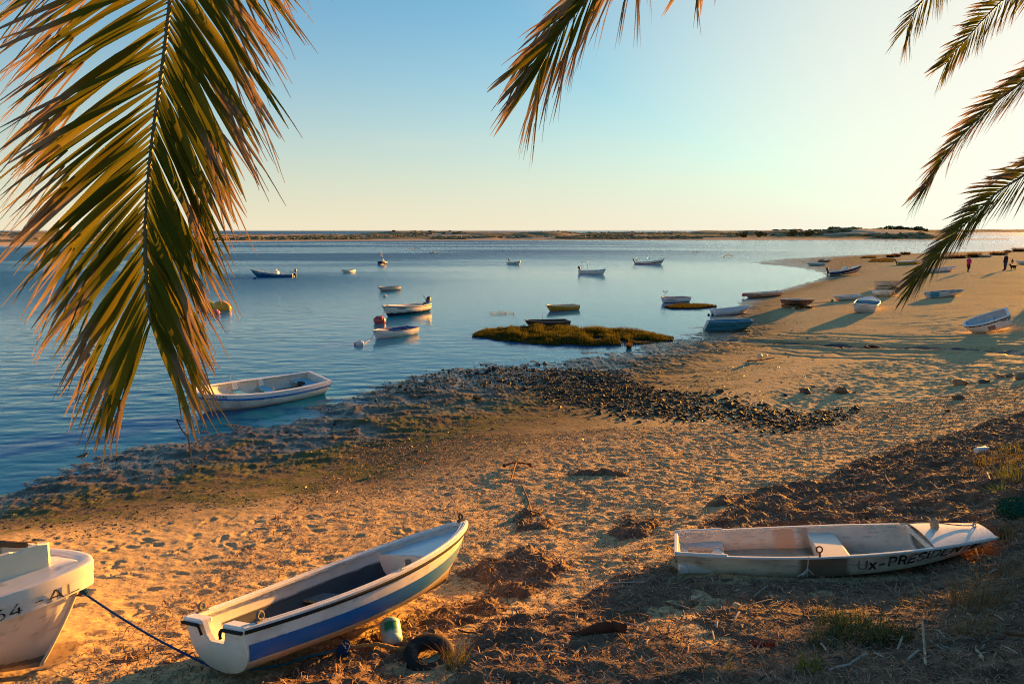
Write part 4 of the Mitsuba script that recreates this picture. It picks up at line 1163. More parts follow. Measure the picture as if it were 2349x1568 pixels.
H -= (.20 + .25 * sst(22, 30, GX)) * np.exp(-((cd + wob) / .42) ** 2) * sst(-.1, .5, HB)
H += .07 * np.exp(-((cd + wob - .9) / .35) ** 2) * (GY > 26) * sst(.1, .5, HB)
for off in (1.5, 2.4, 3.4):
    H -= .05 * np.exp(-((cd + 2.2 * wob - off) / .16) ** 2) * sst(.2, .5, HB)
# footprints
prints = np.zeros_like(H)
N = 7600
fx = rng.uniform(-9, 17, N)
fy = 4.6 + (27 - 4.6) * rng.random(N) ** 1.15
th_ = rng.normal(.35, .55, N) + (rng.random(N) < .35) * rng.uniform(0, 3.1, N)
hz = H0(fx, fy)
dens = sst(.45, .8, hz) * np.where(fx < 1.0, .42, 1.0)
keep = rng.random(N) < dens
for x, y, t in zip(fx[keep], fy[keep], th_[keep]):
    a, b, d = rng.uniform(.10, .15), rng.uniform(.045, .072), rng.uniform(.016, .036)
    i0, i1 = np.searchsorted(gx, [x - .4, x + .4])
    j0, j1 = np.searchsorted(gy, [y - .4, y + .4])
    X, Y = GX[i0:i1, j0:j1] - x, GY[i0:i1, j0:j1] - y
    u, v = (X * math.cos(t) + Y * math.sin(t)) / a, (-X * math.sin(t) + Y * math.cos(t)) / b
    q = u * u + v * v
    prints[i0:i1, j0:j1] += -d * np.exp(-q ** 1.5) + .42 * d * np.exp(-((np.sqrt(q) - 1.45) / .42) ** 2)
cov = np.full(GX.shape, -3.0)
wm = (GX > -4.5) & (GX < 15) & (GY > 3.3) & (GY < 19)
cov[wm] = weed_cover(GX[wm], GY[wm])
H += prints * dry * sst(.15, -.1, cov)
# the sand lies a little lower inside the hollows that hold the two near boats
keepf = (H > -.40) | (HB > -.45)
FOOT = []
for (h_, M_, up_) in HOLLOWS:
    Mi_ = np.linalg.inv(M_)
    for XX, YY, ZZ in ((GX, GY, H),):
        s_ = (np.hypot(XX - M_[0, 3], YY - M_[1, 3]) < 7)
        q_ = np.c_[XX[s_], YY[s_], np.full(s_.sum(), M_[2, 3]), np.ones(s_.sum())] @ Mi_.T
        t_ = q_[:, 0] / h_.L
        ins = (t_ > -.01) & (t_ < .97) & (np.abs(q_[:, 1]) < h_.b(np.clip(t_, 0, 1)) * .92)
        kz = M_[2, 3] + M_[2, 0] * q_[:, 0] + M_[2, 1] * q_[:, 1] + h_.keel(np.clip(t_, 0, 1)) - .015
        ZZ[s_] = np.where(ins, np.minimum(ZZ[s_], kz + .10 * (np.abs(q_[:, 1]) / h_.b(np.clip(t_, 0, 1))) ** 2), ZZ[s_])
m = grid_mesh(np.stack([GX, GY, H], -1)[::-1])
fm = keepf[::-1].ravel()[m.faces].any(1)
m.update_faces(fm)
m.remove_unreferenced_vertices()
add('beach', m, 'sand', smooth=True)
tag('beach', kind='structure')
Hi = RegularGridInterpolator((gx, gy), H, bounds_error=False, fill_value=None)


def Hs(x, y):
    return Hi(np.stack(np.broadcast_arrays(np.asarray(x, float), np.asarray(y, float)), -1))


W = 45000.0
yy = np.r_[-60, np.geomspace(3, 900, 60), W]
xx = np.linspace(-1, 1, 41)
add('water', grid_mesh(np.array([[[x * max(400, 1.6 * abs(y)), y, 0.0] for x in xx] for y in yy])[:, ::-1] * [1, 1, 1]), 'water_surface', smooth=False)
tag('water', kind='structure')

# dried seaweed: matted heaps with loose ribbons
sx, sy = np.arange(-4.5, 14.5, .034), np.concatenate([np.arange(3.2, 9, .032), np.arange(9, 18.5, .05)])
SX, SY = np.meshgrid(sx, sy, indexing='ij')
SC = weed_cover(SX, SY)
S3 = np.stack([SX, SY, 0 * SX], -1)
rid = 1 - np.abs(meshkit.fbm(S3 * [1.7, 2.6, 1], 4, 41) - .5) * 2.6
flat_zone = np.exp(-(np.hypot(SX - 2.6, (SY - 5.9) * 1.25) / 2.3) ** 4)
thick = sst(-.02, .30, SC) * (.030 + (.115 * np.clip(rid, 0, 1) ** 2 + .05 * meshkit.fbm(S3 * 7, 3, 43)) * (1 - .75 * flat_zone)) + .018 * (meshkit.fbm(S3 * 22, 2, 44) - .5)
SZ = Hs(SX, SY) + thick - .012
m = grid_mesh(np.stack([SX, SY, SZ], -1)[::-1])
m.update_faces((SC > -.015)[::-1].ravel()[m.faces].all(1))
m.remove_unreferenced_vertices()
NR = 120000
px_, py_ = rng.uniform(-4.4, 14.3, NR * 2), 3.4 + 15 * rng.random(NR * 2) ** 1.7
cv = weed_cover(px_, py_)
ok = (cv > -.05 * rng.random(NR * 2)) & (np.abs(px_) < py_ * .95 + .5)
px_, py_ = px_[ok][:NR], py_[ok][:NR]
SZi = RegularGridInterpolator((sx, sy), SZ, bounds_error=False, fill_value=None)
pz_ = SZi(np.stack([px_, py_], -1))
n = len(px_)
L_ = rng.uniform(.03, .11, n) * (1 + .03 * py_)
az = rng.uniform(0, 2 * np.pi, n)
el = np.abs(rng.normal(0, .38, n))
d = np.stack([np.cos(az) * np.cos(el), np.sin(az) * np.cos(el), np.sin(el)], -1)
wdir = np.stack([-np.sin(az), np.cos(az), rng.normal(0, .5, n)], -1) * (rng.uniform(.0016, .0042, n) * (1 + .05 * py_))[:, None]
p0 = np.stack([px_, py_, pz_ + .002], -1)
p1 = p0 + d * L_[:, None] * .55
p2 = p1 + d * [1, 1, -.6] * L_[:, None] * .45
V = np.stack([p0 - wdir, p0 + wdir, p1 - wdir, p1 + wdir, p2], 1).reshape(-1, 3)
k5 = np.arange(n)[:, None] * 5
F = np.concatenate([k5 + [0, 1, 3], k5 + [0, 3, 2], k5 + [2, 3, 4]])
strands = trimesh.Trimesh(V, F, process=False)
tone = np.repeat(rng.random(n), 5)
both = cat(m, strands)
nv = len(m.vertices)
cm = np.array([.14, .086, .052]) * (.45 + 1.1 * fb(m.vertices, 14, 3, 3)[:, None]) 
cs = np.array([.24, .145, .085]) * (.4 + 1.4 * tone[:, None]) + (tone[:, None] > .975) * np.array([.16, .13, .09])
scene['dried_seaweed'] = mikit.ply(both, 'matte', True, None, np.vstack([cm, cs]))
tag('dried_seaweed', 'dark brown heaps of dried seaweed spread over the foreground sand', 'seaweed', kind='stuff')

# ------------------------------------------------------------------ stones
def stone_mesh(seed, flat=.7, ang=.35, sub=2):
    r = np.random.default_rng(seed)
    pts = r.normal(size=(15, 3))
    pts /= np.linalg.norm(pts, axis=1, keepdims=True)
    pts *= r.uniform(.75, 1.1, (15, 1)) * [1.15, .9, flat]
    m = trimesh.convex.convex_hull(pts)
    if sub:
        m = m.subdivide().subdivide() if sub > 1 else m.subdivide()
        m.vertices += (fb(m.vertices + seed, 2.2, 3, seed)[:, None] - .5) * .22 * m.vertices
    return m


def stone_ply(seed, col, sub=1, flat=.7):
    m = stone_mesh(seed, flat, sub=sub)
    v, f, _ = meshkit.arrays(m, 28)
    c = np.asarray(col) * (.55 + .9 * fb(v, 2.5, 3, seed)[:, None])
    return mikit.ply((v, f), 'stone', True, None, np.clip(c, 0, 1))


DARKST = [stone_ply(100 + i, [(.020, .018, .015), (.028, .024, .018), (.015, .014, .014), (.045, .034, .024)][i % 4], 1, .55 + .05 * (i % 5)) for i in range(12)]
RUB = gpoly([(830, 892), (960, 852), (1100, 834), (1300, 842), (1420, 852), (1480, 880), (1650, 902), (1700, 915), (1830, 937), (1960, 938), (1930, 975), (1860, 992), (1780, 1000), (1650, 975), (1500, 963), (1330, 938), (1250, 925), (1150, 885), (980, 890), (880, 908)])
x0, y0, x1, y1 = RUB.bounds
q = rng.uniform([x0, y0], [x1, y1], (34000, 2))
dd = np.array(signed(RUB, q[:, :1], q[:, 1:])).ravel() + 1.1 * (fb(q, .6, 3, 5) - .5)
dens = sst(-.25, .9, dd) * (.25 + 1.15 * sst(-1.5, 3.0, q[:, 0])) + .05 * sst(-1.6, 0, dd)
q = q[rng.random(len(q)) < dens * .62]
size = np.exp(rng.normal(-3.0, .42, len(q)))
size = np.clip(size * .76, .014, .11)
order = np.argsort(-size / q[:, 1])
q, size = q[order], size[order]


def put_stone(key, plyd, x, y, s, bury=.35, rot=None, zf=Hs):
    r = rot if rot is not None else rng.uniform(0, 2 * np.pi)
    M = trimesh.transformations.translation_matrix([x, y, float(zf(x, y)) + s * (.55 - bury)]) @ rotz(r) @ trimesh.transformations.rotation_matrix(rng.normal(0, .25), [1, 0, 0]) @ np.diag([s, s, s, 1])
    return add(key, dict(plyd), to_world=TW(M))


for i in range(300):
    k = put_stone('rubble_stone', DARKST[rng.integers(12)], *q[i], size[i] * 1.1, .42)
    tag(k, 'dark wet stone in the rubble bank at the water\'s edge', 'stone', 'dark stones of the rubble bank')
lo = [stone_mesh(200 + i, .6, sub=0) for i in range(8)]
ms = []
for i in range(300, min(len(q), 9300)):
    m = lo[i % 8].copy()
    s = size[i]
    v = m.vertices * s
    a = rng.uniform(0, 6.28)
    v = v @ rotz(a)[:3, :3].T + [q[i, 0], q[i, 1], 0]
    ms.append((v, m.faces, i))
zz = Hs(q[300:9300, 0], q[300:9300, 1])
VV, FF, CC, o = [], [], [], 0
for (v, f, i), z in zip(ms, zz):
    v[:, 2] += z + size[i] * .08
    VV.append(v[f].reshape(-1, 3))
    CC.append(np.tile(np.array([.021, .018, .014]) * rng.uniform(.5, 1.9), (len(f) * 3, 1)))
VV = np.vstack(VV)
scene['rubble'] = mikit.ply((VV, np.arange(len(VV)).reshape(-1, 3)), 'stone', False, None, np.vstack(CC))
tag('rubble', 'bank of small dark stones and shingle between wet sand and water', 'stones', kind='stuff')
BROWN = [stone_ply(300 + i, [(.16, .11, .065), (.20, .15, .095), (.11, .08, .055), (.24, .18, .12)][i % 4], 2, .62) for i in range(8)]
for i, (px, py, s, lab) in enumerate([
        (1095, 917, .33, 'upright brown stone with the longest shadow, left of the dark rubble bank'), (848, 1096, .13, 'small lone brown stone on the green-tinged wet sand at left'),
        (1845, 902, .34, 'pitted brown boulder left of the flat slab stone at the right end of the rubble'), (1866, 889, .16, 'small flat dark stone behind the pitted brown boulder'),
        (1928, 902, .42, 'long grey slab stone, largest on the open sand'), (1902, 897, .17, 'small brown stone leaning on the left end of the slab stone'), (1960, 903, .14, 'small brown stone off the right end of the slab stone'),
        (1650, 901, .28, 'dark angular stone on the upper edge of the rubble bank'), (1422, 936, .22, 'squarish brown stone on the near edge of the dense rubble'), (1110, 882, .24, 'dark stone above the upright brown stone'),
        (1112, 830, .17, 'stone at the water line above the rubble bank'), (1233, 836, .22, 'rounded stone, left of a pair at the rubble top'), (1250, 834, .20, 'rounded stone, right of a pair at the rubble top'),
        (2203, 884, .36, 'flat brown rock, lowest of the row by the right edge'), (2257, 879, .24, 'small rock second in the row by the right edge'), (2289, 868, .30, 'round rock third in the row by the right edge'),
        (2316, 864, .24, 'small round rock fourth in the row by the right edge'), (2345, 868, .36, 'rock cut by the right edge'), (2198, 917, .24, 'dark stone below the flat brown rock'),
        (2030, 960, .17, 'lone ochre stone on the trampled sand at right'), (1965, 938, .14, 'pale low stone at the right tip of the rubble bank'), (2172, 945, .12, 'small dark stone on trampled sand at right'),
        (1800, 908, .16, 'dark low stone between rubble and pitted boulder'), (1744, 872, .10, 'small dark stone on the smooth sand above the rubble'), (2056, 838, .12, 'flat dark stone on the sand below the creek'),
        (1930, 800, .16, 'pointed dark stone by the creek, left of the tyre'), (2082, 803, .15, 'pointed stone on the near bank of the creek, right of the tyre'), (2300, 804, .34, 'grey rock under the creek bank at the right edge'),
        (2240, 800, .24, 'dark rock in the creek bed at right'), (2214, 798, .20, 'dark rock in the creek, left of the grey rock'), (2310, 1270, .17, 'pinkish stone among reed litter, right of the cream skiff')]):
    c = ground(px, py)
    d_ = DARKST[i % 12] if 'dark' in lab and 'brown' not in lab else BROWN[i % 8]
    if 'pinkish' in lab:
        d_ = stone_ply(77, (.30, .17, .12), 2, .5)
    k = put_stone('stone', d_, c[0], c[1], s * .62, .18 if 'upright' in lab else .3)
    tag(k, lab, 'stone')

# the bed of the creek: a strip of dark wet mud, and the weed that the tide left on the flats
cl = sg.LineString(CREEK)
ns = 420
cs_ = np.array([cl.interpolate(q).coords[0] for q in np.linspace(0, cl.length, ns)])
tg = np.gradient(cs_, axis=0)
tg /= np.linalg.norm(tg, axis=1, keepdims=True)
nm = np.stack([-tg[:, 1], tg[:, 0]], 1)
wl = .22 + .5 * fb(cs_, .9, 3, 3) + .5 * sst(22, 30, cs_[:, 0])
wr = .12 + .5 * fb(cs_, .9, 3, 5) + .3 * sst(22, 30, cs_[:, 0])
u9 = np.linspace(-1, 1, 15)
G = cs_[:, None] + nm[:, None] * (np.where(u9 < 0, u9 * wr[:, None], u9 * wl[:, None]))[..., None]
cz_ = Hs(G[..., 0], G[..., 1]) + .006 + .05 * (1 - u9 ** 2) * (fb(G, 2.6, 3, 6) - .35) - .03 * (np.abs(u9) > .99)
scene['wet_mud'] = {'type': 'twosided', 'b': {'type': 'principled', 'base_color': ref_color(), 'roughness': 0.45, 'specular': 0.5}}
mm = grid_mesh(np.concatenate([G, cz_[..., None]], -1))
if np.asarray(mm.face_normals)[:, 2].mean() < 0:
    mm.invert()
add('creek_bed', mm, 'wet_mud', lambda v: np.array([.024, .019, .014]) * (.5 + fb(v, 5, 3, 2)[:, None]), True)
tag('creek_bed', kind='structure')
NF = 60000
fx_, fy_ = rng.uniform(-16, 12, NF), 9 + 34 * rng.random(NF) ** 1.3
fz_ = H0(fx_, fy_)
okf = (fz_ > .0) & (fz_ < .72) & (np.abs(fx_) < fy_ * .85) & (fb(np.c_[fx_, fy_ * 1.6], .75, 4, 17) + .10 * sst(3, -4, fx_) * sst(.05, .3, fz_) > .50 + .12 * sst(.35, .72, fz_) + .05 * rng.random(NF))
fx_, fy_ = fx_[okf], fy_[okf]
n = len(fx_)
fz_ = np.maximum(Hs(fx_, fy_), .002)
az, L_ = rng.uniform(0, 6.28, n), rng.uniform(.03, .11, n)
d = np.stack([np.cos(az), np.sin(az), np.abs(rng.normal(0, .28, n))], -1)
wd_ = np.stack([-np.sin(az), np.cos(az), rng.normal(0, .5, n)], -1) * rng.uniform(.004, .013, n)[:, None]
p0 = np.stack([fx_, fy_, fz_ + .004], -1)
p1 = p0 + d * L_[:, None] * .5
p2 = p0 + d * [1, 1, .1] * L_[:, None]
V = np.stack([p0 - wd_, p0 + wd_, p1 - wd_, p1 + wd_, p2], 1).reshape(-1, 3)
k5 = np.arange(n)[:, None] * 5
tz = rng.random(n)
gcol = np.where((tz < .55)[:, None], np.array([.060, .062, .010]), np.array([.045, .030, .016])) * rng.uniform(.4, 1.6, n)[:, None]
scene['tide_weed'] = mikit.ply((V, np.concatenate([k5 + [0, 1, 3], k5 + [0, 3, 2], k5 + [2, 3, 4]])), 'wet_mud', False, None, np.repeat(gcol, 5, 0))
tag('tide_weed', 'green and brown tide weed scattered over the dark wet flats', 'seaweed', kind='stuff')

# scattered pebbles on the wet flats
pb = []
for i in range(2600):
    x, y = rng.uniform(-12, 24), rng.uniform(8, 46)
    z = float(H0(x, y))
    if not (.02 < z < .75) or rng.random() > sst(.8, .1, z) * .9 + .08:
        continue
    m = lo[i % 8]
    s = math.exp(rng.normal(-3.45, .4))
    pb.append((m.vertices * s * [1, 1, .8] + [x, y, 0], m.faces, s))
pz = Hs([p[0][:, 0].mean() for p in pb], [p[0][:, 1].mean() for p in pb])
VV = np.vstack([(v + [0, 0, z + s * .1])[f].reshape(-1, 3) for (v, f, s), z in zip(pb, pz)])
CC = np.vstack([np.tile(np.array([.05, .038, .022]) * rng.uniform(.5, 1.8), (len(f) * 3, 1)) for v, f, s in pb])
scene['pebbles'] = mikit.ply((VV, np.arange(len(VV)).reshape(-1, 3)), 'stone', False, None, CC)
tag('pebbles', 'small pebbles and weed crumbs scattered over the wet flats', 'pebbles', kind='stuff')


# ------------------------------------------------------------------ grasses
def blades(base, h, lean, w, nseg=3, az=None, curve=.6, r=rng):
    """Grass blades: base (n, 3), heights, sideways reach, widths."""
    n = len(base)
    az = r.uniform(0, 2 * np.pi, n) if az is None else az
    d = np.stack([np.cos(az), np.sin(az), 0 * az], -1)
    fz = r.uniform(0, np.pi, n)
    wd = np.stack([np.cos(fz), np.sin(fz), 0 * fz], -1)
    V = []
    for s in np.linspace(0, 1, nseg + 1):
        c = base + d * (lean * s ** (1 + curve))[:, None] + np.array([0, 0, 1.0]) * (h * (s - .35 * np.minimum(lean / h, 1) * s ** 2.5))[:, None]
        ww = wd * (w * (1 - s) ** .7 * .5)[:, None]
        V += ([c - ww, c + ww] if s < 1 else [c])
    m = 2 * nseg + 1
    V = np.stack(V, 1).reshape(-1, 3)
    k = np.arange(n)[:, None] * m
    F = []
    for j in range(nseg - 1):
        F += [k + [2 * j, 2 * j + 1, 2 * j + 3], k + [2 * j, 2 * j + 3, 2 * j + 2]]
    F.append(k + [2 * nseg - 2, 2 * nseg - 1, 2 * nseg])
    return trimesh.Trimesh(V, np.concatenate(F), process=False), m


def grass(key, base, h, lean, w, c0, c1, label, kind=None, group=None, cat_='grass', jit=.5, nseg=3, r=rng):
    m, k = blades(base, h, lean, w, nseg, r=r)
    t = np.tile(np.r_[np.repeat(np.linspace(0, .85, nseg), 2), 1.0], len(base))[:, None]
    c = (np.asarray(c0) * (1 - t) + np.asarray(c1) * t) * np.repeat(r.uniform(1 - jit, 1 + jit, len(base)), k)[:, None]
    b = key
    i = 0
    while key in scene:
        i += 1
        key = f'{b}_{i:03d}'
    scene[key] = mikit.ply(m, 'leaf', False, None, np.clip(c, 0, 1))
    tag(key, label, cat_, group, kind)
    return key


def scatter(poly, n, r=rng, pw=0):
    x0, y0, x1, y1 = poly.bounds
    q = r.uniform([x0, y0], [x1, y1], (n * 4, 2))
    q = q[shapely.contains_xy(poly, q[:, 0], q[:, 1])][:n]
    return q


def lvpoly(pts, z=0.05):
    return sg.Polygon([level(*p, z)[:2] for p in pts]).buffer(0)


isl = lvpoly([(1086, 762), (1110, 753), (1180, 750), (1290, 750), (1400, 754), (1480, 758), (1538, 770), (1540, 779), (1480, 787), (1360, 790), (1280, 789), (1200, 786), (1140, 780), (1096, 772)])
isl = sg.Polygon(np.array(isl.buffer(0).segmentize(.4).exterior.coords) + .55 * (np.stack([fb(np.array(isl.segmentize(.4).exterior.coords), .7, 3, 1), fb(np.array(isl.segmentize(.4).exterior.coords), .7, 3, 2)], -1) - .5) * 2).buffer(0)
q = scatter(isl, 40000)
q = q[fb(q, 1.0, 3, 12) + .12 * rng.random(len(q)) > .37]
ed = np.clip(np.array(signed(isl, q[:, :1], q[:, 1:])).ravel() / 1.0, 0.15, 1)
hh = (.12 + .22 * ed) * rng.uniform(.7, 1.25, len(q)) * (.15 + 1.7 * fb(q, 1.3, 3, 2))
grass('marsh_grass', np.c_[q, np.full(len(q), -.03)], hh, .12 * rng.random(len(q)), .022 + .012 * rng.random(len(q)), (.014, .017, .004), (.10, .092, .018), 'long island of low marsh grass standing in the shallows', 'stuff')
isl2 = lvpoly([(1524, 703), (1560, 697), (1620, 698), (1645, 702), (1600, 707), (1540, 707)])
q = scatter(isl2, 6000)
grass('marsh_grass', np.c_[q, np.full(len(q), -.02)], rng.uniform(.12, .26, len(q)), .1 * rng.random(len(q)), np.full(len(q), .03), (.012, .014, .004), (.085, .075, .016), 'small patch of marsh grass below the red-railed white dinghy', 'stuff')
q = scatter(lvpoly([(1118, 722), (1180, 722), (1180, 716), (1125, 716)]), 120)
grass('reed_sprigs', np.c_[q, np.full(len(q), -.02)], rng.uniform(.12, .32, len(q)), .12 * rng.random(len(q)), np.full(len(q), .022), (.10, .10, .06), (.2, .17, .1), 'sparse reed tips sticking out of the open water', 'stuff')
for pts, lab in (([(1992, 601), (2050, 601), (2052, 594), (2000, 595)], 'strip of dark marsh grass on the far sand beyond the cove'), ([(1975, 592), (2010, 592), (2010, 589), (1980, 589)], 'thin strip of marsh grass farthest out on the spit')):
    q = scatter(gpoly(pts), 2500)
    grass('marsh_grass', np.c_[q, Hs(q[:, 0], q[:, 1]) - .02], rng.uniform(.15, .4, len(q)), .1 * rng.random(len(q)), np.full(len(q), .06), (.022, .020, .006), (.09, .065, .02), lab, 'stuff')


def tuft(key, c, n, rad, h, label, c0, c1, w=.008, lean=.6, cat_='grass', seed=0, nseg=4, vary=.5):
    r = np.random.default_rng(seed + 500)
    a, rr = r.uniform(0, 2 * np.pi, n), rad * np.sqrt(r.random(n))
    b = np.stack([c[0] + rr * np.cos(a), c[1] + rr * np.sin(a), 0 * a], -1)
    b[:, 2] = Hs(b[:, 0], b[:, 1]) - .01
    hh = h * r.uniform(1 - vary, 1.1, n)
    m, k = blades(b, hh, hh * lean * r.random(n) * 1.3, w * r.uniform(.6, 1.3, n), nseg, a + r.normal(0, .7, n), r=r)
    t = np.tile(np.r_[np.repeat(np.linspace(0, .85, nseg), 2), 1.0], n)[:, None]
    cc = (np.asarray(c0) * (1 - t) + np.asarray(c1) * t) * np.repeat(r.uniform(.5, 1.5, n), k)[:, None]
    b_, i = key, 0
    while key in scene:
        i += 1
        key = f'{b_}_{i:03d}'
    scene[key] = mikit.ply(m, 'leaf', False, None, np.clip(cc, 0, 1))
    tag(key, label, cat_)
    return key


G0, G1, S0, S1 = (.020, .045, .018), (.055, .11, .05), (.12, .085, .04), (.30, .21, .10)
for i, (px, py, n, rad, hh, w, c0, c1, lean, lab) in enumerate([
        (1985, 1462, 420, .26, .24, .009, G0, G1, .9, 'broad dark green grass clump below the cream skiff'), (1905, 1480, 200, .16, .18, .008, G0, G1, .9, 'smaller green grass clump on the left of the broad clump'),
        (2050, 1470, 160, .14, .2, .008, G0, (.08, .11, .04), .8, 'green grass on the right flank of the broad clump'), (1855, 1556, 90, .08, .26, .008, (.04, .06, .01), (.16, .18, .03), .35, 'upright yellow-green grass tuft at the bottom edge'),
        (1660, 1560, 16, .05, .30, .008, (.06, .07, .01), (.3, .26, .06), .4, 'few tall yellow grass blades at the bottom edge, left of the green tuft'), (1520, 1566, 12, .06, .26, .007, (.06, .05, .01), (.3, .22, .06), .5, 'sparse dry blades at the bottom centre edge'),
        (1050, 1535, 90, .10, .22, .006, (.04, .045, .01), (.14, .14, .03), .5, 'green-based grass tuft right of the half-buried tyre'), (1042, 1522, 60, .12, .32, .003, S0, (.34, .2, .1), .7, 'wispy dry grass rising behind the tuft by the tyre'),
        (2245, 1400, 300, .22, .45, .004, S0, S1, .55, 'tall dry straw grass in front of the skiff bow'), (2222, 1470, 160, .12, .36, .004, S0, S1, .5, 'dry straw stalks below the tall dry grass'),
        (2290, 1350, 130, .18, .28, .004, S0, S1, .7, 'thin dry grass between straw and pinkish stone'), (2100, 1395, 80, .14, .16, .006, (.03, .05, .01), (.12, .13, .03), .9, 'low sunlit grass under the skiff bow'),
        (2190, 1198, 170, .14, .15, .016, (.035, .08, .01), (.10, .17, .02), 1.2, 'bright green leafy weed behind the skiff foredeck'), (2300, 1072, 420, .38, .32, .006, (.06, .055, .015), (.20, .17, .05), .7, 'olive green grass bush at the right edge above the net'),
        (2345, 1115, 300, .3, .40, .010, (.03, .06, .012), (.12, .14, .03), .7, 'leafy green bush cut by the right edge above the net'), (2262, 1160, 70, .1, .12, .012, (.04, .07, .01), (.15, .16, .03), 1.1, 'small green weed left of the green net'),
        (2230, 1095, 110, .16, .2, .005, (.06, .05, .02), (.2, .15, .06), .7, 'sparse grass by the white bottle'), (1880, 1410, 25, .1, .3, .004, (.05, .06, .02), (.16, .15, .06), .5, 'few thin stems below the skiff lettering'),
        (2340, 1330, 150, .2, .3, .004, S0, S1, .7, 'dry grass at the right edge behind the pinkish stone'), (2335, 1045, 260, .25, .30, .009, (.04, .07, .012), (.15, .17, .03), .7, 'green grass at the right edge above the olive bush'), (2318, 1140, 160, .16, .22, .016, (.04, .09, .012), (.12, .20, .03), 1.1, 'bright leafy weed at the right edge above the green net'),
        (2345, 1240, 220, .2, .26, .010, (.03, .07, .012), (.10, .14, .03), .9, 'green weeds at the right edge below the net'), (1930, 1440, 260, .22, .2, .008, G0, G1, .9, 'thin green grass above the small clump below the skiff'), (1443, 800, 260, .12, .42, .02, (.04, .025, .01), (.18, .11, .04), .35, 'lone brown reed clump at the near edge of the marsh island')]):
    tuft('grass_tuft', ground(px, py), n, rad, hh, lab, c0, c1, w, lean, seed=i)
for i, (px, py, rad, hh, lab) in enumerate([(2077, 584, 1.0, 1.0, 'round dark shrub farthest left on the far beach crest'), (2056, 589, .7, 1.0, 'small dark shrub beyond the yellow motorboat, left one'), (2042, 590, .7, .8, 'low dark shrub beyond the yellow motorboat, leftmost'),
                                           (2176, 593, 1.1, .8, 'low dark shrub seen just behind the palm tips'), (2198, 592, 1.3, 1.0, 'dark shrub left of the person in pink'), (2234, 590, 1.1, 1.25, 'brown shrub right of the person in pink'),
                                           (2291, 585, 1.6, 1.1, 'wide dark shrub just left of the man in black'), (2336, 577, 1.3, 1.6, 'shrub on the far crest at the right edge'), (2312, 579, .6, .9, 'tiny shrub on the far crest above the man in black')]):
    tuft('shrub', ground(px, py), 500, rad, hh, lab, (.030, .022, .010), (.10, .065, .025), .07, .9, 'shrub', 40 + i, 2)

# ------------------------------------------------------------------ the barrier island, and land beyond
SAN = (.42, .30, .19)


def dune_color(p, n, uv):
    scrub = dss(0.50, 0.60, dfbm(p.x * 0.012, p.y * 0.02, 3.0, 4) + 0.10 * dss(0.6, 1.6, p.z) - 0.02 * dss(2.5, 4.0, p.z) * 0 - 0.25 * (1 - dss(0.45, 0.8, p.z)))
    return mix((.40, .29, .19), mix((.12, .10, .045), (.22, .17, .085), dfbm(p.x * .06, p.y * .06, 1.0, 3)), scrub * .9)


scene['dune_ground'] = {'type': 'twosided', 'b': {'type': 'principled', 'base_color': proc(dune_color, eps=.5), 'roughness': .95, 'specular': .2}}
aa = np.linspace(-1.15, .72, 1300)
D0 = np.interp(CX + aa * FOC * 1.0, [-700, 0, 600, 1174, 1750, 2100, 2400], [215, 262, 385, 430, 435, 450, 470])
uu = np.concatenate([np.linspace(-8, 110, 60), np.linspace(116, 900, 130)])
A, U = np.meshgrid(aa, uu, indexing='ij')
DD = D0[:, None] + U
IX, IY = A * DD, DD + 0 * A
I3 = np.stack([IX, IY, 0 * IX], -1)
big, med, fin = meshkit.fbm(I3 * .009, 4, 61), meshkit.fbm(I3 * .03, 3, 62), meshkit.fbm(I3 * .16, 3, 63)
Z = -.35 + .75 * sst(-2, 30, U) + sst(38, 60, U) * (.35 + .9 * sst(.42, .62, med)) * sst(140, 70, U)
Z += sst(70, 170, U) * sst(760, 480, U) * (.5 + 4.2 * sst(.42, .75, big) + 1.3 * (med - .4)) + .5 * sst(50, 100, U) * (fin - .5) * sst(780, 500, U)
Z += sst(90, 260, U) * sst(700, 450, U) * (2.6 * np.exp(-((A - .535) / .075) ** 4) + 1.2 * np.exp(-((A - .30) / .2) ** 2))
Z = np.where(U > 600, Z - 1.0 * sst(600, 880, U), Z)
endf = sst(.665, .615, A)
bar = sst(-2, 18, U) * sst(95, 60, U) * .45 - .35
Z = endf * Z + (1 - endf) * bar
add('barrier_island', grid_mesh(np.stack([IX, IY, Z], -1)[::-1]), 'dune_ground', smooth=True)
tag('barrier_island', kind='structure')
# scrub on the island
sb_, fb_ = [], []
ico = trimesh.creation.icosphere(1)
Zi = RegularGridInterpolator((aa, uu), Z)
cnt = 0
r2 = np.random.default_rng(77)
VV, FF, CC = [], [], []
ico0 = trimesh.creation.icosphere(1)
for i in range(9000):
    a_, u_ = r2.uniform(-1.0, .60), 42 + 520 * r2.random() ** 1.6
    d0 = np.interp(a_, aa, D0)
    x, y = a_ * (d0 + u_), d0 + u_
    den = fb(np.array([[x, y]]), .013, 4, 90)[0]
    if den < .53 + .10 * (u_ > 110) - .04 * (a_ > .3):
        continue
    s = r2.uniform(.5, 1.3) * (1 + .6 * (a_ > .3) + 1.0 * (a_ > .46))
    v = ico0.vertices * [s * 1.7, s * 1.4, s * .62] * (1 + .28 * r2.standard_normal((len(ico0.vertices), 1))) + [x, y, float(Zi([a_, u_])[0]) + s * .2]
    VV.append(v[ico0.faces].reshape(-1, 3))
    CC.append(np.tile(np.array([.17, .14, .065]) * r2.uniform(.5, 1.6), (len(ico0.faces) * 3, 1)))
    cnt += 1
    if cnt > 2600:
        break
VV = np.vstack(VV)
scene['dune_scrub'] = mikit.ply((VV, np.arange(len(VV)).reshape(-1, 3)), 'matte', False, None, np.vstack(CC))
tag('dune_scrub', 'low scrub covering the dunes of the barrier island', 'scrub', kind='stuff')


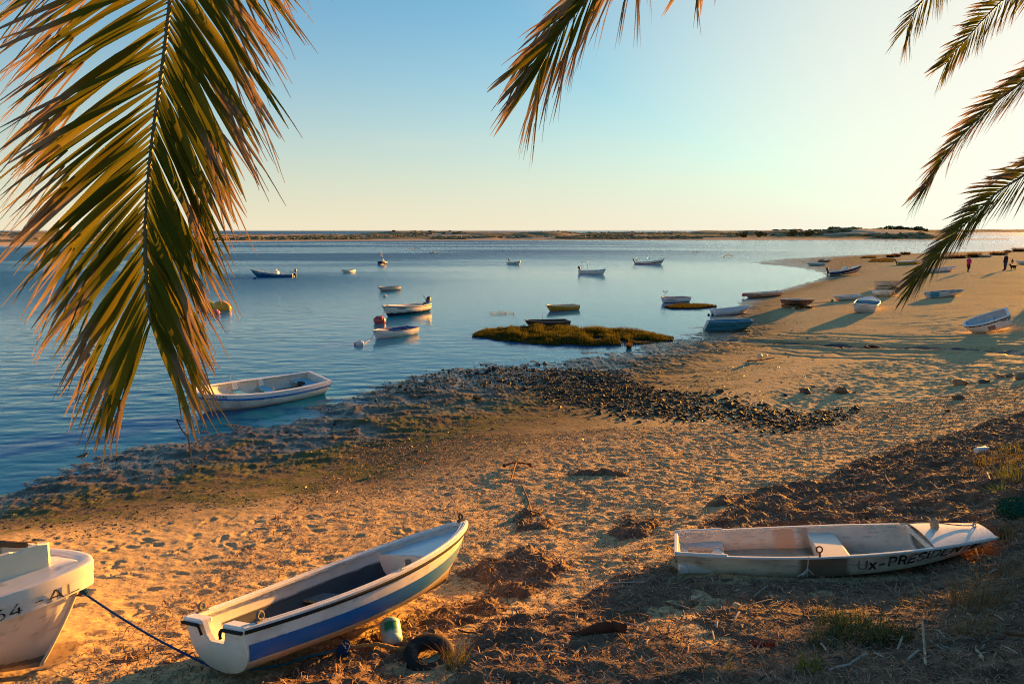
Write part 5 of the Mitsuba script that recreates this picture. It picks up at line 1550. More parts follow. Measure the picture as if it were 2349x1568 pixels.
def bush(key, c, rx, h, label, group=None, seed=0, n=900):
    """A crown of leaf clumps: many small tilted faces through a lumpy volume."""
    r = np.random.default_rng(seed)
    lob = r.normal(size=(7, 3)) * [rx * .5, rx * .5, h * .16] + [0, 0, h * .55]
    k = r.integers(0, 7, n)
    d = r.normal(size=(n, 3))
    d /= np.linalg.norm(d, axis=1, keepdims=True)
    p = lob[k] + d * (r.uniform(.55, 1, n) ** .5)[:, None] * [rx * .55, rx * .55, h * .38]
    p[:, 2] = np.maximum(p[:, 2], .02)
    s = rx * .13 * r.uniform(.6, 1.5, n)
    u = r.normal(size=(n, 3))
    w = np.cross(u, r.normal(size=(n, 3)))
    u, w = u / np.linalg.norm(u, axis=1, keepdims=True), w / np.linalg.norm(w, axis=1, keepdims=True)
    V = np.stack([p + u * s[:, None], p - u * s[:, None] * .6 + w * s[:, None] * .8, p - u * s[:, None] * .6 - w * s[:, None] * .8], 1).reshape(-1, 3) + c
    col = np.repeat(np.array([.085, .078, .03]) * r.uniform(.5, 1.7, n)[:, None], 3, 0)
    kk, i = key, 0
    while kk in scene:
        i += 1
        kk = f'{key}_{i:03d}'
    scene[kk] = mikit.ply((V, np.arange(3 * n).reshape(-1, 3)), 'matte', False, None, col)
    tag(kk, label, 'bush', group)


ORD = ['first', 'second', 'third', 'fourth', 'fifth', 'sixth', 'seventh', 'last']
for i, (px, wpx, top) in enumerate([(1903, 26, 520), (1925, 30, 524), (1950, 34, 523), (1985, 30, 525), (2016, 26, 522), (2040, 34, 519), (2064, 30, 521), (2092, 34, 522), (1815, 20, 529), (1700, 18, 531), (1738, 20, 532), (1846, 18, 529)]):
    a_ = (px - CX) / FOC * 1.0
    D = np.interp(a_, aa, D0) + (330 if px > 1860 else 120)
    hh = float(Zi([a_, min(D - np.interp(a_, aa, D0), 890)])[0])
    ztop = 6 + (529 - top) * D / FOC
    bush('dune_bush', np.array([a_ * D, D, hh - .2]), wpx * D / FOC * .5, max(ztop - hh, 1.6), f'dark bush on the dune skyline at right, {ORD[i]} from the left of the eight' if px > 1860 else f'dark bush low on the dunes right of centre, {ORD[[1700, 1738, 1815, 1846].index(px)]} from the left of the four', 'bushes on the dune crest' if px > 1860 else 'bushes low on the dunes', 600 + i)
xx = np.linspace(1500, 6200, 700)
rows = []
hgt = 5 + 9 * fb(np.c_[xx, 0 * xx], .004, 4, 3) + 4 * fb(np.c_[xx, 0 * xx], .03, 3, 5)
hgt *= sst(1500, 2100, xx)
for dy, f in ((0, -.2), (10, .05), (60, .35), (140, .8), (200, 1.0), (330, .8), (600, 0)):
    rows.append(np.stack([xx, 3600 + dy + 0 * xx, -1 + (hgt + 1) * f], -1))
add('far_shore', grid_mesh(np.array(rows)), 'matte', lambda v: np.array([.10, .085, .045]) * (.6 + .8 * fb(v, .02, 3, 2)[:, None]), True)
tag('far_shore', kind='structure')
# ------------------------------------------------------------------ palms
def cam_vec(r, u, d):
    """A direction from right, up and into-the-picture shares."""
    v = r * np.array([1.0, 0, 0]) + u * np.array([0, sp, cp]) + d * np.array([0, cp, -sp])
    return v / np.linalg.norm(v)


PG, PT = np.array([.085, .094, .012]), np.array([.31, .205, .12])


def leaflet(p, d, wide, L, W, droop, tan_from, r, fold=.35, seg=11, fray=True, curl=0.0):
    """One leaflet as a V-folded strip; its tip may be split into threads. Returns vertices, faces, colours."""
    d = d / np.linalg.norm(d)
    s = np.linspace(0, 1, seg)
    path = p + d * (L * s)[:, None] + np.array([0, 0, -1.0]) * (droop * L * s ** 2.2)[:, None] + wide * (curl * L * s ** 2)[:, None]
    t = np.gradient(path, axis=0)
    t /= np.linalg.norm(t, axis=1, keepdims=True)
    w = np.cross(t, wide)
    w /= np.linalg.norm(w, axis=1, keepdims=True) + 1e-9
    nn = np.cross(w, t)
    prof = W * .5 * np.minimum(1, .28 + 2.6 * s) * np.clip(1 - s ** 2.6, 0, 1) ** .75
    prof[-1] = W * .03
    a = path + w * prof[:, None] - nn * (prof * fold)[:, None]
    b = path - w * prof[:, None] - nn * (prof * fold)[:, None]
    V = [np.stack([a, path, b], 1).reshape(-1, 3)]
    k = np.arange(seg - 1)[:, None] * 3
    F = [np.concatenate([k + [0, 1, 4], k + [0, 4, 3], k + [1, 2, 5], k + [1, 5, 4]])]
    S = [np.repeat(s, 3)]
    if fray:
        for q in range(r.integers(1, 3)):
            i0 = seg - 1 - r.integers(3, 5)
            e = np.linspace(0, 1, 6)
            side = r.choice([-1, 1])
            base = path[i0] + w[i0] * prof[i0] * .6 * side
            dd = t[i0] * L * r.uniform(.28, .5) + w[i0] * side * L * r.uniform(.02, .10) + np.array([0, 0, -1]) * L * r.uniform(0, .07)
            c = base + dd * e[:, None] + np.array([0, 0, -1]) * (L * .06 * e ** 2)[:, None]
            ww = w[i0] * (W * .16 * (1 - e) + .0008)[:, None]
            o = sum(len(v) for v in V)
            V.append(np.stack([c - ww, c + ww], 1).reshape(-1, 3))
            k = np.arange(5)[:, None] * 2
            F.append(np.concatenate([k + [0, 1, 3], k + [0, 3, 2]]) + o)
            S.append(np.repeat(.75 + .3 * e, 2))
    V, F, S = np.vstack(V), np.vstack(F), np.concatenate(S)
    g = sst(tan_from - .06, tan_from + .14, S + .05 * (fb(V, 30, 2, 3) - .5))[:, None]
    tone = r.uniform(.7, 1.35)
    yel = r.random() ** 3
    col = (PG * (1 - yel) + np.array([.16, .13, .014]) * yel) * tone * (1 - g) + PT * r.uniform(.7, 1.2) * g
    return V, F, col


def frond(holder, pts, n, s0, lens, W, left, right, seed, r0=.02, depth_tan=(.55, .9), droop=(.12, .12), one_mesh=False, fray=True, apow=1.4, jit=4.0, fmap=(0, 1), seg=11, rcol=(.10, .075, .022)):
    """A frond: rachis along pts (base to tip), n leaflets a side from share s0 on. left and right: (side vector, angle from the rachis at s0 and at the tip)."""
    r = np.random.default_rng(seed)
    path = smooth_path(pts, 70)
    seg_l = np.r_[0, np.cumsum(np.linalg.norm(np.diff(path, axis=0), axis=1))]
    seg_l /= seg_l[-1]
    T_ = np.gradient(path, axis=0)
    T_ /= np.linalg.norm(T_, axis=1, keepdims=True)
    key = holder + '__frond'
    base, i = key, 0
    while key in FRONDS:
        i += 1
        key = f'{base}_{i:03d}'
    FRONDS.add(key)
    add(key + '__rachis', tube(path, np.linspace(r0, r0 * .22, 70), 8, flat=(1, .8)), 'leaf_rib', lambda v: np.asarray(rcol) * (.7 + .6 * fb(v, 9, 3, 2)[:, None]), True)
    parts = []
    for sd, (vec, a0, a1) in enumerate((left, right)):
        for j in range(n):
            s = s0 + (1 - s0) * (j + .5 + r.normal(0, .16)) / n
            s = min(max(s, 0), 1)
            x = np.array([np.interp(s, seg_l, path[:, k]) for k in range(3)])
            t = np.array([np.interp(s, seg_l, T_[:, k]) for k in range(3)])
            t /= np.linalg.norm(t)
            f = fmap[0] + fmap[1] * (s - s0) / (1 - s0)
            a = math.radians(a0 + (a1 - a0) * f ** apow + r.normal(0, jit))
            v = vec - t * (vec @ t)
            v /= np.linalg.norm(v)
            nrm = np.cross(t, v) * (1 if sd == 0 else -1)
            dd = t * math.cos(a) + v * math.sin(a) + nrm * r.normal(0, .07)
            wide = nrm + v * r.normal(0, .28) + .2 * t
            L = (lens[sd] if isinstance(lens, tuple) else lens)(f) * r.uniform(.9, 1.1)
            parts.append(leaflet(x, dd, wide / np.linalg.norm(wide), L, W * r.uniform(.75, 1.15), droop[sd] * r.uniform(.5, 1.6), r.uniform(*depth_tan), r, r.uniform(.15, .6), seg, fray, r.normal(0, .05)))
    if one_mesh:
        V, F, C, o = [], [], [], 0
        for v, f_, c in parts:
            V.append(v); F.append(f_ + o); C.append(c); o += len(v)
        k = key + '__leaflet'
        scene[k] = mikit.ply((np.vstack(V), np.vstack(F)), 'leaf', False, None, np.clip(np.vstack(C), 0, 1))
        labels[k] = {'kind': 'stuff'}
    else:
        for v, f_, c in parts:
            k, i = key + '__leaflet', 0
            if k in scene:
                i = LEAF.get(key, 0) + 1
                k = f'{key}__leaflet_{i:03d}'
            LEAF[key] = i
            scene[k] = mikit.ply((v, f_), 'leaf', True, None, np.clip(c, 0, 1))
    return key


FRONDS, LEAF = set(), {}
scene['leaf_rib'] = {'type': 'twosided', 'b': {'type': 'principled', 'base_color': ref_color(), 'roughness': 0.5, 'specular': 0.4}}


def trunk(holder, foot, top, r0, r1, seed):
    n = 120
    s = np.linspace(0, 1, n)
    p = np.asarray(foot) * (1 - s[:, None]) + np.asarray(top) * s[:, None]
    m = tube(p, (r0 + (r1 - r0) * s) * (1 + .07 * (np.arange(n) % 4 / 4.0)) * np.where(s < .05, 1.25 - 5 * s, 1), 22)
    m.vertices += .03 * (fb(m.vertices, 9, 3, seed)[:, None] - .5)
    add(holder + '__trunk', m, 'matte', lambda v: np.array([.14, .10, .07]) * (.5 + .9 * fb(v, 8, 3, seed)[:, None]), 50)


def crown_rest(holder, c, dirs, seed, L=3.2, nl=34):
    """The fronds of the crown that the picture does not show, arching out to the given bearings and rises (degrees)."""
    for i, (b, rise) in enumerate(dirs):
        b, rise = math.radians(b), math.radians(rise)
        o = np.array([math.cos(b), math.sin(b), 0])
        pts = [c + o * L * q * math.cos(rise) + np.array([0, 0, L * (math.sin(rise) * q * 1.5 - .62 * q ** 2.4)]) for q in np.linspace(0.02, 1, 7)]
        side = np.array([-o[1], o[0], 0])
        frond(holder, pts, nl, .22, lambda f: .5 - .2 * f, .035, (side - np.array([0, 0, .2]), 58, 28), (-side - np.array([0, 0, .2]), 58, 28), seed + i, .03, one_mesh=True, fray=False, seg=6)


K = new_name('palm_tree')
tag(K, 'near palm whose broad frond hangs over the upper left of the view', 'palm tree')
c = np.array([1.0, -.95, 9.2])
trunk(K, [1.1, -1.05, 2.6], c - [0, 0, .2], .24, .20, 3)
D = 2.2
pts = [c, [.45, .1, 10.0], [-.35, 1.1, 9.9], [-.85, 1.75, 8.8], at(404, -260, 2.32), at(397, -120, 2.30), at(391, -10, 2.28), at(383, 70, 2.26), at(366, 200, 2.24), at(351, 310, 2.22), at(339, 420, 2.20), at(333, 520, 2.18), at(334, 600, 2.16), at(340, 680, 2.14), at(347, 742, 2.12)]
frond(K, pts, 146, .62, (lambda f: .96 - .34 * f - .24 * f ** 4, lambda f: .68 - .12 * f - .20 * f ** 4), .027, (cam_vec(-1, .16, -.08), 79, 24), (cam_vec(1, -.05, .22), 54, 20), 5, .024, (.52, .98), (.07, .10), apow=2.6, jit=2.4, fmap=(.367, .633))
pts = [c + [.1, .05, .1], [.95, .8, 10.2], [.85, 2.0, 9.9], at(1470, -150, 3.32), at(1400, -62, 3.32), at(1345, 0, 3.3), at(1317, 33, 3.3), at(1286, 74, 3.28), at(1261, 112, 3.26), at(1246, 136, 3.25), at(1236, 160, 3.24)]
frond(K, pts, 112, .42, (lambda f: .60 - .20 * f, lambda f: .36 + .03 * f), .030, (cam_vec(-.9, .25, -.35), 34, 8), (cam_vec(.6, -.1, 1.0), 66, 24), 9, .024, (.30, .72), (.08, .22))
pts = [c + [.1, .1, .1], [1.5, 1.2, 10.3], [1.75, 2.6, 9.6], at(1640, -190, 3.7), at(1605, -90, 3.7), at(1592, -50, 3.68)]
frond(K, pts, 30, .45, lambda f: .42 - .16 * f, .03, (cam_vec(-.7, -.4, -.3), 40, 18), (cam_vec(.7, -.4, .4), 40, 18), 12, .022, (.25, .6), (.2, .2))
crown_rest(K, c, [(-80, 40), (-40, 25), (-10, 55), (-120, 20), (-160, 45), (-65, 70)], 700)

K = new_name('palm_tree')
tag(K, 'palm outside the right edge, its four fronds reaching in from the right', 'palm tree')
c = at(2660, 20, 6.8)
gz = float(Hs(c[0], c[1]))
trunk(K, [c[0] + .25, c[1] + .05, gz - .2], c - [0, 0, .15], .26, .22, 8)
LN = lambda f: .44 - .10 * f
pts = [c, at(2560, -40, 6.7), at(2440, -60, 6.6), at(2370, -50, 6.55), at(2301, 0, 6.5), at(2254, 47, 6.45), at(2216, 90, 6.4), at(2187, 124, 6.4), at(2168, 148, 6.4)]
frond(K, pts, 76, .22, lambda f: .42 - .16 * f, .020, (cam_vec(-1, .25, -.3), 48, 20), (cam_vec(.25, -1, .3), 50, 22), 21, .02, (.5, 1.1), (.04, .10), seg=8)
pts = [c, at(2560, 20, 6.8), at(2450, 95, 6.75), at(2349, 185, 6.7), at(2263, 252, 6.65), at(2215, 302, 6.6), at(2168, 356, 6.6), at(2144, 398, 6.6), at(2122, 432, 6.6)]
frond(K, pts, 94, .15, lambda f: .50 - .18 * f, .022, (cam_vec(-.8, .7, -.5), 32, 14), (cam_vec(-.1, -.8, .7), 34, 16), 22, .022, (.15, .8), (.10, .10), seg=8)
pts = [c, at(2580, 150, 6.6), at(2460, 310, 6.5), at(2349, 402, 6.4), at(2287, 442, 6.35), at(2253, 475, 6.3), at(2215, 513, 6.25), at(2177, 552, 6.25), at(2149, 588, 6.2), at(2120, 618, 6.2), at(2100, 640, 6.2)]
frond(K, pts, 106, .15, lambda f: .56 - .24 * f, .024, (cam_vec(-.8, .75, -.3), 42, 16), (cam_vec(.1, -1, .5), 46, 18), 23, .024, (.2, .9), (.08, .12), seg=8)
pts = [c, at(2520, -170, 7.2), at(2330, -210, 7.3), at(2200, -110, 7.3), at(2135, -20, 7.3), at(2101, 24, 7.3), at(2080, 62, 7.3)]
frond(K, pts, 80, .30, lambda f: .44 - .08 * f, .018, (cam_vec(-.75, -.6, -.3), 40, 24), (cam_vec(.4, -1, .3), 52, 26), 24, .02, (.6, 1.2), (.10, .14), seg=8)
crown_rest(K, c, [(0, 40), (25, 20), (-30, 30), (-65, 45), (50, 50), (-95, 25), (20, 75)], 800)


# ------------------------------------------------------------------ unseen pines and bush, added outside the frame to cast shade
def qr(q, r):
    return np.array([r * math.sin(SUN_AZ) + q * math.cos(SUN_AZ), r * math.cos(SUN_AZ) - q * math.sin(SUN_AZ)])


def pine(q, r, base, top, rad, label, seed, flat=None):
    k = new_name('pine_tree')
    tag(k, label, 'tree')
    x, y = qr(q, r)
    g = float(Hs(x, y))
    rg = np.random.default_rng(seed)
    s = np.linspace(0, 1, 30)
    p = np.c_[x + .25 * np.sin(s * 2), y + .2 * s, g - .2 + (base + .8 - g) * s]
    add(k + '__trunk', tube(p, .26 - .10 * s, 14), 'matte', lambda v: np.array([.13, .08, .05]) * (.5 + fb(v, 5, 3, 1)[:, None]), True)
    for j in range(6):
        a = rg.uniform(0, 6.28)
        e = np.array([x + math.cos(a) * rad * .7, y + math.sin(a) * rad * .7, base + .7 + .5 * rg.random()])
        add(k + '__limb', tube(smooth_path([p[-6], p[-3] * .5 + e * .5 - [0, 0, .2], e], 12), np.linspace(.11, .03, 12), 8), 'matte', (.12, .08, .05), True)
    n = 15000
    d = rg.normal(size=(n, 2))
    d /= np.linalg.norm(d, axis=1, keepdims=True)
    rr = rad * np.sqrt(rg.random(n))
    u = rg.random(n)
    hh = base + (top - base) * u * np.sqrt(np.clip(1 - (rr / rad) ** 2 * .75, 0, 1))
    P = np.c_[x + d[:, 0] * rr, y + d[:, 1] * rr, hh]
    P = P[fb(P, .55, 3, seed) > .38]
    n = len(P)
    sz = rg.uniform(.10, .24, n)
    u, w = rg.normal(size=(n, 3)), rg.normal(size=(n, 3))
    w = np.cross(u, w)
    u, w = u / np.linalg.norm(u, axis=1, keepdims=True), w / np.linalg.norm(w, axis=1, keepdims=True)
    V = np.stack([P + u * sz[:, None], P - u * sz[:, None] * .6 + w * sz[:, None] * .8, P - u * sz[:, None] * .6 - w * sz[:, None] * .8], 1).reshape(-1, 3)
    scene[k + '__crown'] = mikit.ply((V, np.arange(3 * n).reshape(-1, 3)), 'matte', False, None, np.repeat(np.array([.03, .045, .015]) * rg.uniform(.5, 1.6, n)[:, None], 3, 0))
    labels[k + '__crown'] = {'kind': 'stuff'}


pine(-.6, 58, 9.1, 12.2, 3.9, 'unseen umbrella pine outside the right edge, added to shade the foreground', 1)
pine(6.0, 66, 8.0, 12.0, 5.0, 'unseen umbrella pine added farther inland to shade ground out of view', 2)
x, y = qr(-3.0, 55)
bush('shade_bush', np.array([x, y, float(Hs(x, y)) - .1]), 1.0, 1.7, 'unseen dark bush beyond the tipped dinghy, added to shade the right edge', None, 41, 2200)  # unseen bush, added for its shadow on the sand


# ------------------------------------------------------------------ people and dogs
def sphere_hull(a, ra, b, rb, n=20):
    A = manifold3d.Manifold.sphere(ra, n).translate(tuple(map(float, a)))
    B = manifold3d.Manifold.sphere(rb, n).translate(tuple(map(float, b)))
    return manifold3d.Manifold.batch_hull([A, B])


def figure(bones, J, R, refine=.035, extra=()):
    ms = [sphere_hull(J[a], R[a] if not isinstance(R[a], tuple) else R[a][0], J[b], R[b] if not isinstance(R[b], tuple) else R[b][0]) for a, b in bones] + list(extra)
    m = manifold3d.Manifold.batch_boolean(ms, manifold3d.OpType.Add).refine_to_length(refine).to_mesh()
    t = trimesh.Trimesh(m.vert_properties[:, :3], m.tri_verts, process=True)
    trimesh.smoothing.filter_taubin(t, iterations=8)
    return t


def person(px, py, hgt, yaw, label, top, legs, hair, pose_='walk', bulk=1.0):
    """Built 1.7 m tall, facing +x."""
    k = new_name('person')
    tag(k, label, 'person')
    c = ground(px, py)
    M = trimesh.transformations.translation_matrix([c[0], c[1], float(Hs(c[0], c[1]))]) @ rotz(math.radians(yaw)) @ np.diag([hgt / 1.7] * 3 + [1])
    st = .16 if pose_ == 'walk' else .03
    J = dict(pel=(0, 0, .93), hipL=(0, .10, .90), hipR=(0, -.10, .90), kneeL=(.10 * (st > .1), .10, .50), kneeR=(.02, -.11, .50), ankL=(st, .10, .09), ankR=(-st, -.10, .09), toeL=(st + .15, .12, .035), toeR=(-st + .15, -.12, .035),
             wst=(0, 0, 1.06), chest=(.0, 0, 1.27), shL=(0, .17, 1.38), shR=(0, -.17, 1.38), neck=(0, 0, 1.44), skull=(.03, 0, 1.60), chin=(.075, 0, 1.53), nose=(.115, 0, 1.585), brow=(.08, 0, 1.62))
    if pose_ == 'walk':
        J.update(elL=(.06, .22, 1.13), elR=(.04, -.22, 1.13), wrL=(.20, .14, 1.02), wrR=(.20, -.12, 1.03))
    else:
        J.update(elL=(.14, .24, 1.16), elR=(.02, -.24, 1.12), wrL=(.20, .08, 1.40), wrR=(.10, -.22, .90))
    hd = []
    for s_ in 'LR':
        w, e = np.array(J['wr' + s_]), np.array(J['el' + s_])
        d = (w - e) / np.linalg.norm(w - e)
        J['pm' + s_] = tuple(w + d * .07)
        sd = np.cross(d, [0, 0, 1.0]) if abs(d[2]) < .9 else np.array([0, 1.0, 0])
        sd /= np.linalg.norm(sd)
        for q in range(4):
            b = w + d * .085 + sd * (q - 1.5) * .019
            t_ = b + d * (.05 + .012 * (q in (1, 2))) + np.array([0, 0, -.02])
            hd.append(sphere_hull(b, .010, t_, .008, 8))
        b = w + d * .03 + sd * .03
        hd.append(sphere_hull(b, .011, b + d * .04 + sd * .03, .009, 8))
    R = dict(pel=.125, hipL=.095, hipR=.095, kneeL=.062, kneeR=.062, ankL=.045, ankR=.045, toeL=.034, toeR=.034, wst=.125, chest=.135, shL=.068, shR=.068, neck=.052, skull=.095, chin=.045, nose=.014, brow=.03,
             elL=.044, elR=.044, wrL=.031, wrR=.031, pmL=.033, pmR=.033)
    B = [('pel', 'wst'), ('wst', 'chest'), ('chest', 'shL'), ('chest', 'shR'), ('shL', 'shR'), ('chest', 'neck'), ('neck', 'skull'), ('skull', 'chin'), ('brow', 'nose'), ('skull', 'brow'), ('hipL', 'hipR'), ('pel', 'hipL'), ('pel', 'hipR')]
    for s_ in 'LR':
        B += [('hip' + s_, 'knee' + s_), ('knee' + s_, 'ank' + s_), ('ank' + s_, 'toe' + s_), ('sh' + s_, 'el' + s_), ('el' + s_, 'wr' + s_), ('wr' + s_, 'pm' + s_)]
    ears = [manifold3d.Manifold.sphere(.022, 10).translate((.02, y_, 1.585)) for y_ in (-.092, .092)]
    add(k + '__body', figure(B, J, R, .03, hd + ears), 'matte', (.42, .27, .19), True, TW(M))
    R2 = {q: v + (.028 * bulk if q in ('pel', 'wst', 'chest') else .020) for q, v in R.items()}
    R2.update(wst=.150 * bulk, chest=.165 * bulk, pel=.155 * bulk, neck=.062)
    J2 = dict(J)
    J2['pel'] = (0, 0, .88)
    jb = [('pel', 'wst'), ('wst', 'chest'), ('chest', 'shL'), ('chest', 'shR'), ('shL', 'shR'), ('chest', 'neck')] + [(a + s_, b + s_) for s_ in 'LR' for a, b in (('sh', 'el'), ('el', 'wr'))]
    add(k + '__jacket', figure(jb, J2, R2), 'matte', lambda v: np.asarray(top) * (.75 + .5 * fb(v, 7, 3, 2)[:, None]), True, TW(M))
    R3 = {q: v + .014 for q, v in R.items()}
    tb = [('hipL', 'hipR'), ('pel', 'hipL'), ('pel', 'hipR')] + [(a + s_, b + s_) for s_ in 'LR' for a, b in (('hip', 'knee'), ('knee', 'ank'))]
    add(k + '__trousers', figure(tb, J, R3), 'matte', legs, True, TW(M))
    for s_ in 'LR':
        R4 = {q: v + .012 for q, v in R.items()}
        add(k + '__shoe', figure([('ank' + s_, 'toe' + s_)], J, R4), 'matte', (.012, .012, .013), True, TW(M))
    Jh = dict(a=(-.005, 0, 1.625), b=(-.045, 0, 1.57), c=(.03, 0, 1.655))
    add(k + '__hair', figure([('a', 'b'), ('a', 'c')], Jh, dict(a=.097, b=.078, c=.07)), 'matte', hair, True, TW(M))


person(2220, 624, 1.66, 20, 'person in a bright pink jacket and black trousers walking on the sand', (.36, .015, .14), (.012, .012, .016), (.16, .10, .06))
person(2305, 620, 1.74, 175, 'grey-haired person in a dark coat with one hand raised, beside a black dog', (.012, .013, .020), (.030, .032, .060), (.30, .28, .26), 'stand', 1.12)


def dog(px, py, yaw, s, label, col, turn=0.0):
    k = new_name('dog')
    c = ground(px, py)
    M = trimesh.transformations.translation_matrix([c[0], c[1], float(Hs(c[0], c[1]))]) @ rotz(math.radians(yaw)) @ np.diag([s, s, s, 1])
    J = dict(ch=(.24, 0, .50), rb=(.05, 0, .52), be=(-.16, 0, .55), ru=(-.30, 0, .56), nk=(.38, 0, .66), hd=(.47, turn, .74), mz=(.62, turn * 1.5, .69), t1=(-.42, 0, .60), t2=(-.56, .02, .52), t3=(-.68, .03, .46))
    R = dict(ch=.145, rb=.135, be=.105, ru=.11, nk=.085, hd=.085, mz=.04, t1=.035, t2=.03, t3=.015)
    B = [('ch', 'rb'), ('rb', 'be'), ('be', 'ru'), ('ch', 'nk'), ('nk', 'hd'), ('hd', 'mz'), ('ru', 't1'), ('t1', 't2'), ('t2', 't3')]
    for q, y in (('l', .085), ('r', -.085)):
        o = .05 if q == 'l' else -.04
        J.update({'s' + q: (.24, y, .42), 'e' + q: (.21 + o, y, .27), 'w' + q: (.25 + o, y, .14), 'p' + q: (.25 + o, y, .03), 'f' + q: (.31 + o, y, .02),
                  'h' + q: (-.29, y, .47), 'k' + q: (-.20 - o, y, .32), 'c' + q: (-.36 - o, y, .19), 'b' + q: (-.33 - o, y, .03), 'g' + q: (-.27 - o, y, .02), 'i' + q: (.45, turn + y * .75, .81), 'j' + q: (.44, turn + y * 1.1, .72)})
        R.update({'s' + q: .08, 'e' + q: .048, 'w' + q: .032, 'p' + q: .027, 'f' + q: .022, 'h' + q: .09, 'k' + q: .058, 'c' + q: .033, 'b' + q: .027, 'g' + q: .022, 'i' + q: .03, 'j' + q: .02})
        B += [('ch', 's' + q), ('s' + q, 'e' + q), ('e' + q, 'w' + q), ('w' + q, 'p' + q), ('p' + q, 'f' + q), ('ru', 'h' + q), ('h' + q, 'k' + q), ('k' + q, 'c' + q), ('c' + q, 'b' + q), ('b' + q, 'g' + q), ('hd', 'i' + q), ('i' + q, 'j' + q)]
    kk = add(k, figure(B, J, R, .03), 'matte', lambda v: np.asarray(col) * (.7 + .6 * fb(v, 8, 3, 2)[:, None]), True, TW(M))
    tag(kk, label, 'dog')


dog(2323, 619, 186, .78, 'black dog standing side-on behind the legs of the person in the dark coat', (.012, .011, .011))
dog(2322, 604, 60, .74, 'dark brown dog facing away, farther up the beach than the black dog', (.035, .024, .016))


def bird(px, py, yaw, label):
    k = new_name('bird')
    tag(k, label, 'bird')
    c = ground(px, py)
    M = trimesh.transformations.translation_matrix([c[0], c[1], max(float(Hs(c[0], c[1])), 0)]) @ rotz(math.radians(yaw)) @ np.diag([1.25, 1.25, 1.25, 1])
    J = dict(a=(-.05, 0, .13), b=(.04, 0, .14), n=(.075, 0, .165), h=(.09, 0, .185), t=(-.13, 0, .12))
    R = dict(a=.032, b=.038, n=.02, h=.022, t=.008)
    add(k + '__body', figure([('a', 'b'), ('b', 'n'), ('n', 'h'), ('a', 't')], J, R, .012), 'matte', lambda v: np.where((v[:, 2] < .125)[:, None], np.array([.6, .55, .48]), np.array([.10, .07, .05])), True, TW(M))
    add(k + '__bill', tube([[.105, 0, .185], [.15, 0, .175]], [.006, .002], 6), 'matte', (.03, .025, .02), True, TW(M))
    for y in (-.015, .015):
        add(k + '__leg', tube([[0, y, .11], [-.012, y, .055], [.0, y, 0]], .004, 5), 'matte', (.12, .06, .02), True, TW(M))


bird(191, 1062, 30, 'small wading bird at the water edge, the left one of two')
bird(806, 1003, 20, 'small wading bird on the wet flat below the blue-railed dinghy')

# ------------------------------------------------------------------ things in the foreground
ROPE = (.012, .045, .13)


def rope(name, pts, r, col, label, n=160, twist=9.0, kind_='rope'):
    """A laid rope: a tube with the ridges of its strands."""
    p = smooth_path(pts, n)
    L = np.linalg.norm(np.diff(p, axis=0), axis=1).sum()
    m = tube(p, r, 9)
    v = np.array(m.vertices)
    i = np.argmin(((v[:, None, :] - p[None, ::4]) ** 2).sum(-1), 1) * 4
    s = i / n * L
    w = v - p[np.minimum(i, n - 1)]
    k = add(name, m, 'matte', lambda q: np.asarray(col) * (.6 + .8 * fb(q, 160, 2, 1)[:, None]), True)
    tag(k, label, kind_)
    return k


def on_sand(px, py, dz=.02):
    c = ground(px, py)
    return np.array([c[0], c[1], max(float(Hs(c[0], c[1])), float(SZi([[np.clip(c[0], sx[0], sx[-1]), np.clip(c[1], sy[0], sy[-1])]])[0]) if WDi([[c[0], c[1]]])[0] > 0 else -9) + dz])


e0 = EYE_LEFT + np.array([.09, -.02, -.01])
e1 = on_sand(505, 1538, .05)
mid = [e0 * (1 - q) + e1 * q - np.array([0, 0, .05 * math.sin(math.pi * q)]) for q in (.25, .5, .75)]
rope('mooring_rope', [e0, *mid, e1], .011, ROPE, 'taut blue rope from the boat at the left edge to the striped boat stern')


def knot(name, c, s, col, label, seed, n=9):
    r = np.random.default_rng(seed)
    ms = []
    for _ in range(n):
        t = trimesh.creation.torus(s * r.uniform(.45, .8), s * .17, 14, 7)
        ms.append(moved(t, trimesh.transformations.translation_matrix(c + r.normal(0, s * .35, 3)) @ trimesh.transformations.random_rotation_matrix(r.random(3))))
    for _ in range(14):
        d = r.normal(size=3)
        d /= np.linalg.norm(d)
        ms.append(tube(smooth_path([c, c + d * s * .7, c + d * s * 1.4 + r.normal(0, s * .3, 3)], 6), s * .05, 4))
    k = add(name, cat(*ms), 'matte', lambda q: np.asarray(col) * (.5 + fb(q, 60, 2, 2)[:, None]), True)
    tag(k, label, 'rope', kind='stuff') if False else tag(k, label, 'knot')


knot('rope_knot', e0 + np.array([.02, -.02, .03]), .035, (.01, .10, .17), 'frayed blue rope knot at the bow eye of the boat at the left edge', 3)
rope('mooring_rope', [on_sand(560, 1537), on_sand(640, 1534, .03), on_sand(720, 1530, .03), on_sand(785, 1522, .05)], .010, (.01, .12, .17), 'thin teal rope from the striped boat stern to a blue knot')
knot('rope_knot', on_sand(790, 1521, .05), .055, (.008, .045, .13), 'big tangled blue rope knot at the end of the teal rope', 5, 16)
st_ = smooth_path([on_sand(806, 1518, .04), on_sand(865, 1510, .05), on_sand(920, 1505, .06), on_sand(950, 1497, .09), on_sand(975, 1492, .10), on_sand(990, 1500, .05)], 60)
k = add('driftwood_stick', tube(st_ + .003 * np.random.default_rng(2).standard_normal((60, 3)), np.linspace(.016, .028, 60), 12), 'matte', lambda v: np.array([.36, .19, .06]) * (.5 + .9 * fb(v * [1, 3, 3], 16, 4, 2)[:, None]), True)
tag(k, 'bent orange-brown driftwood stick between blue knot and half-buried tyre', 'driftwood')


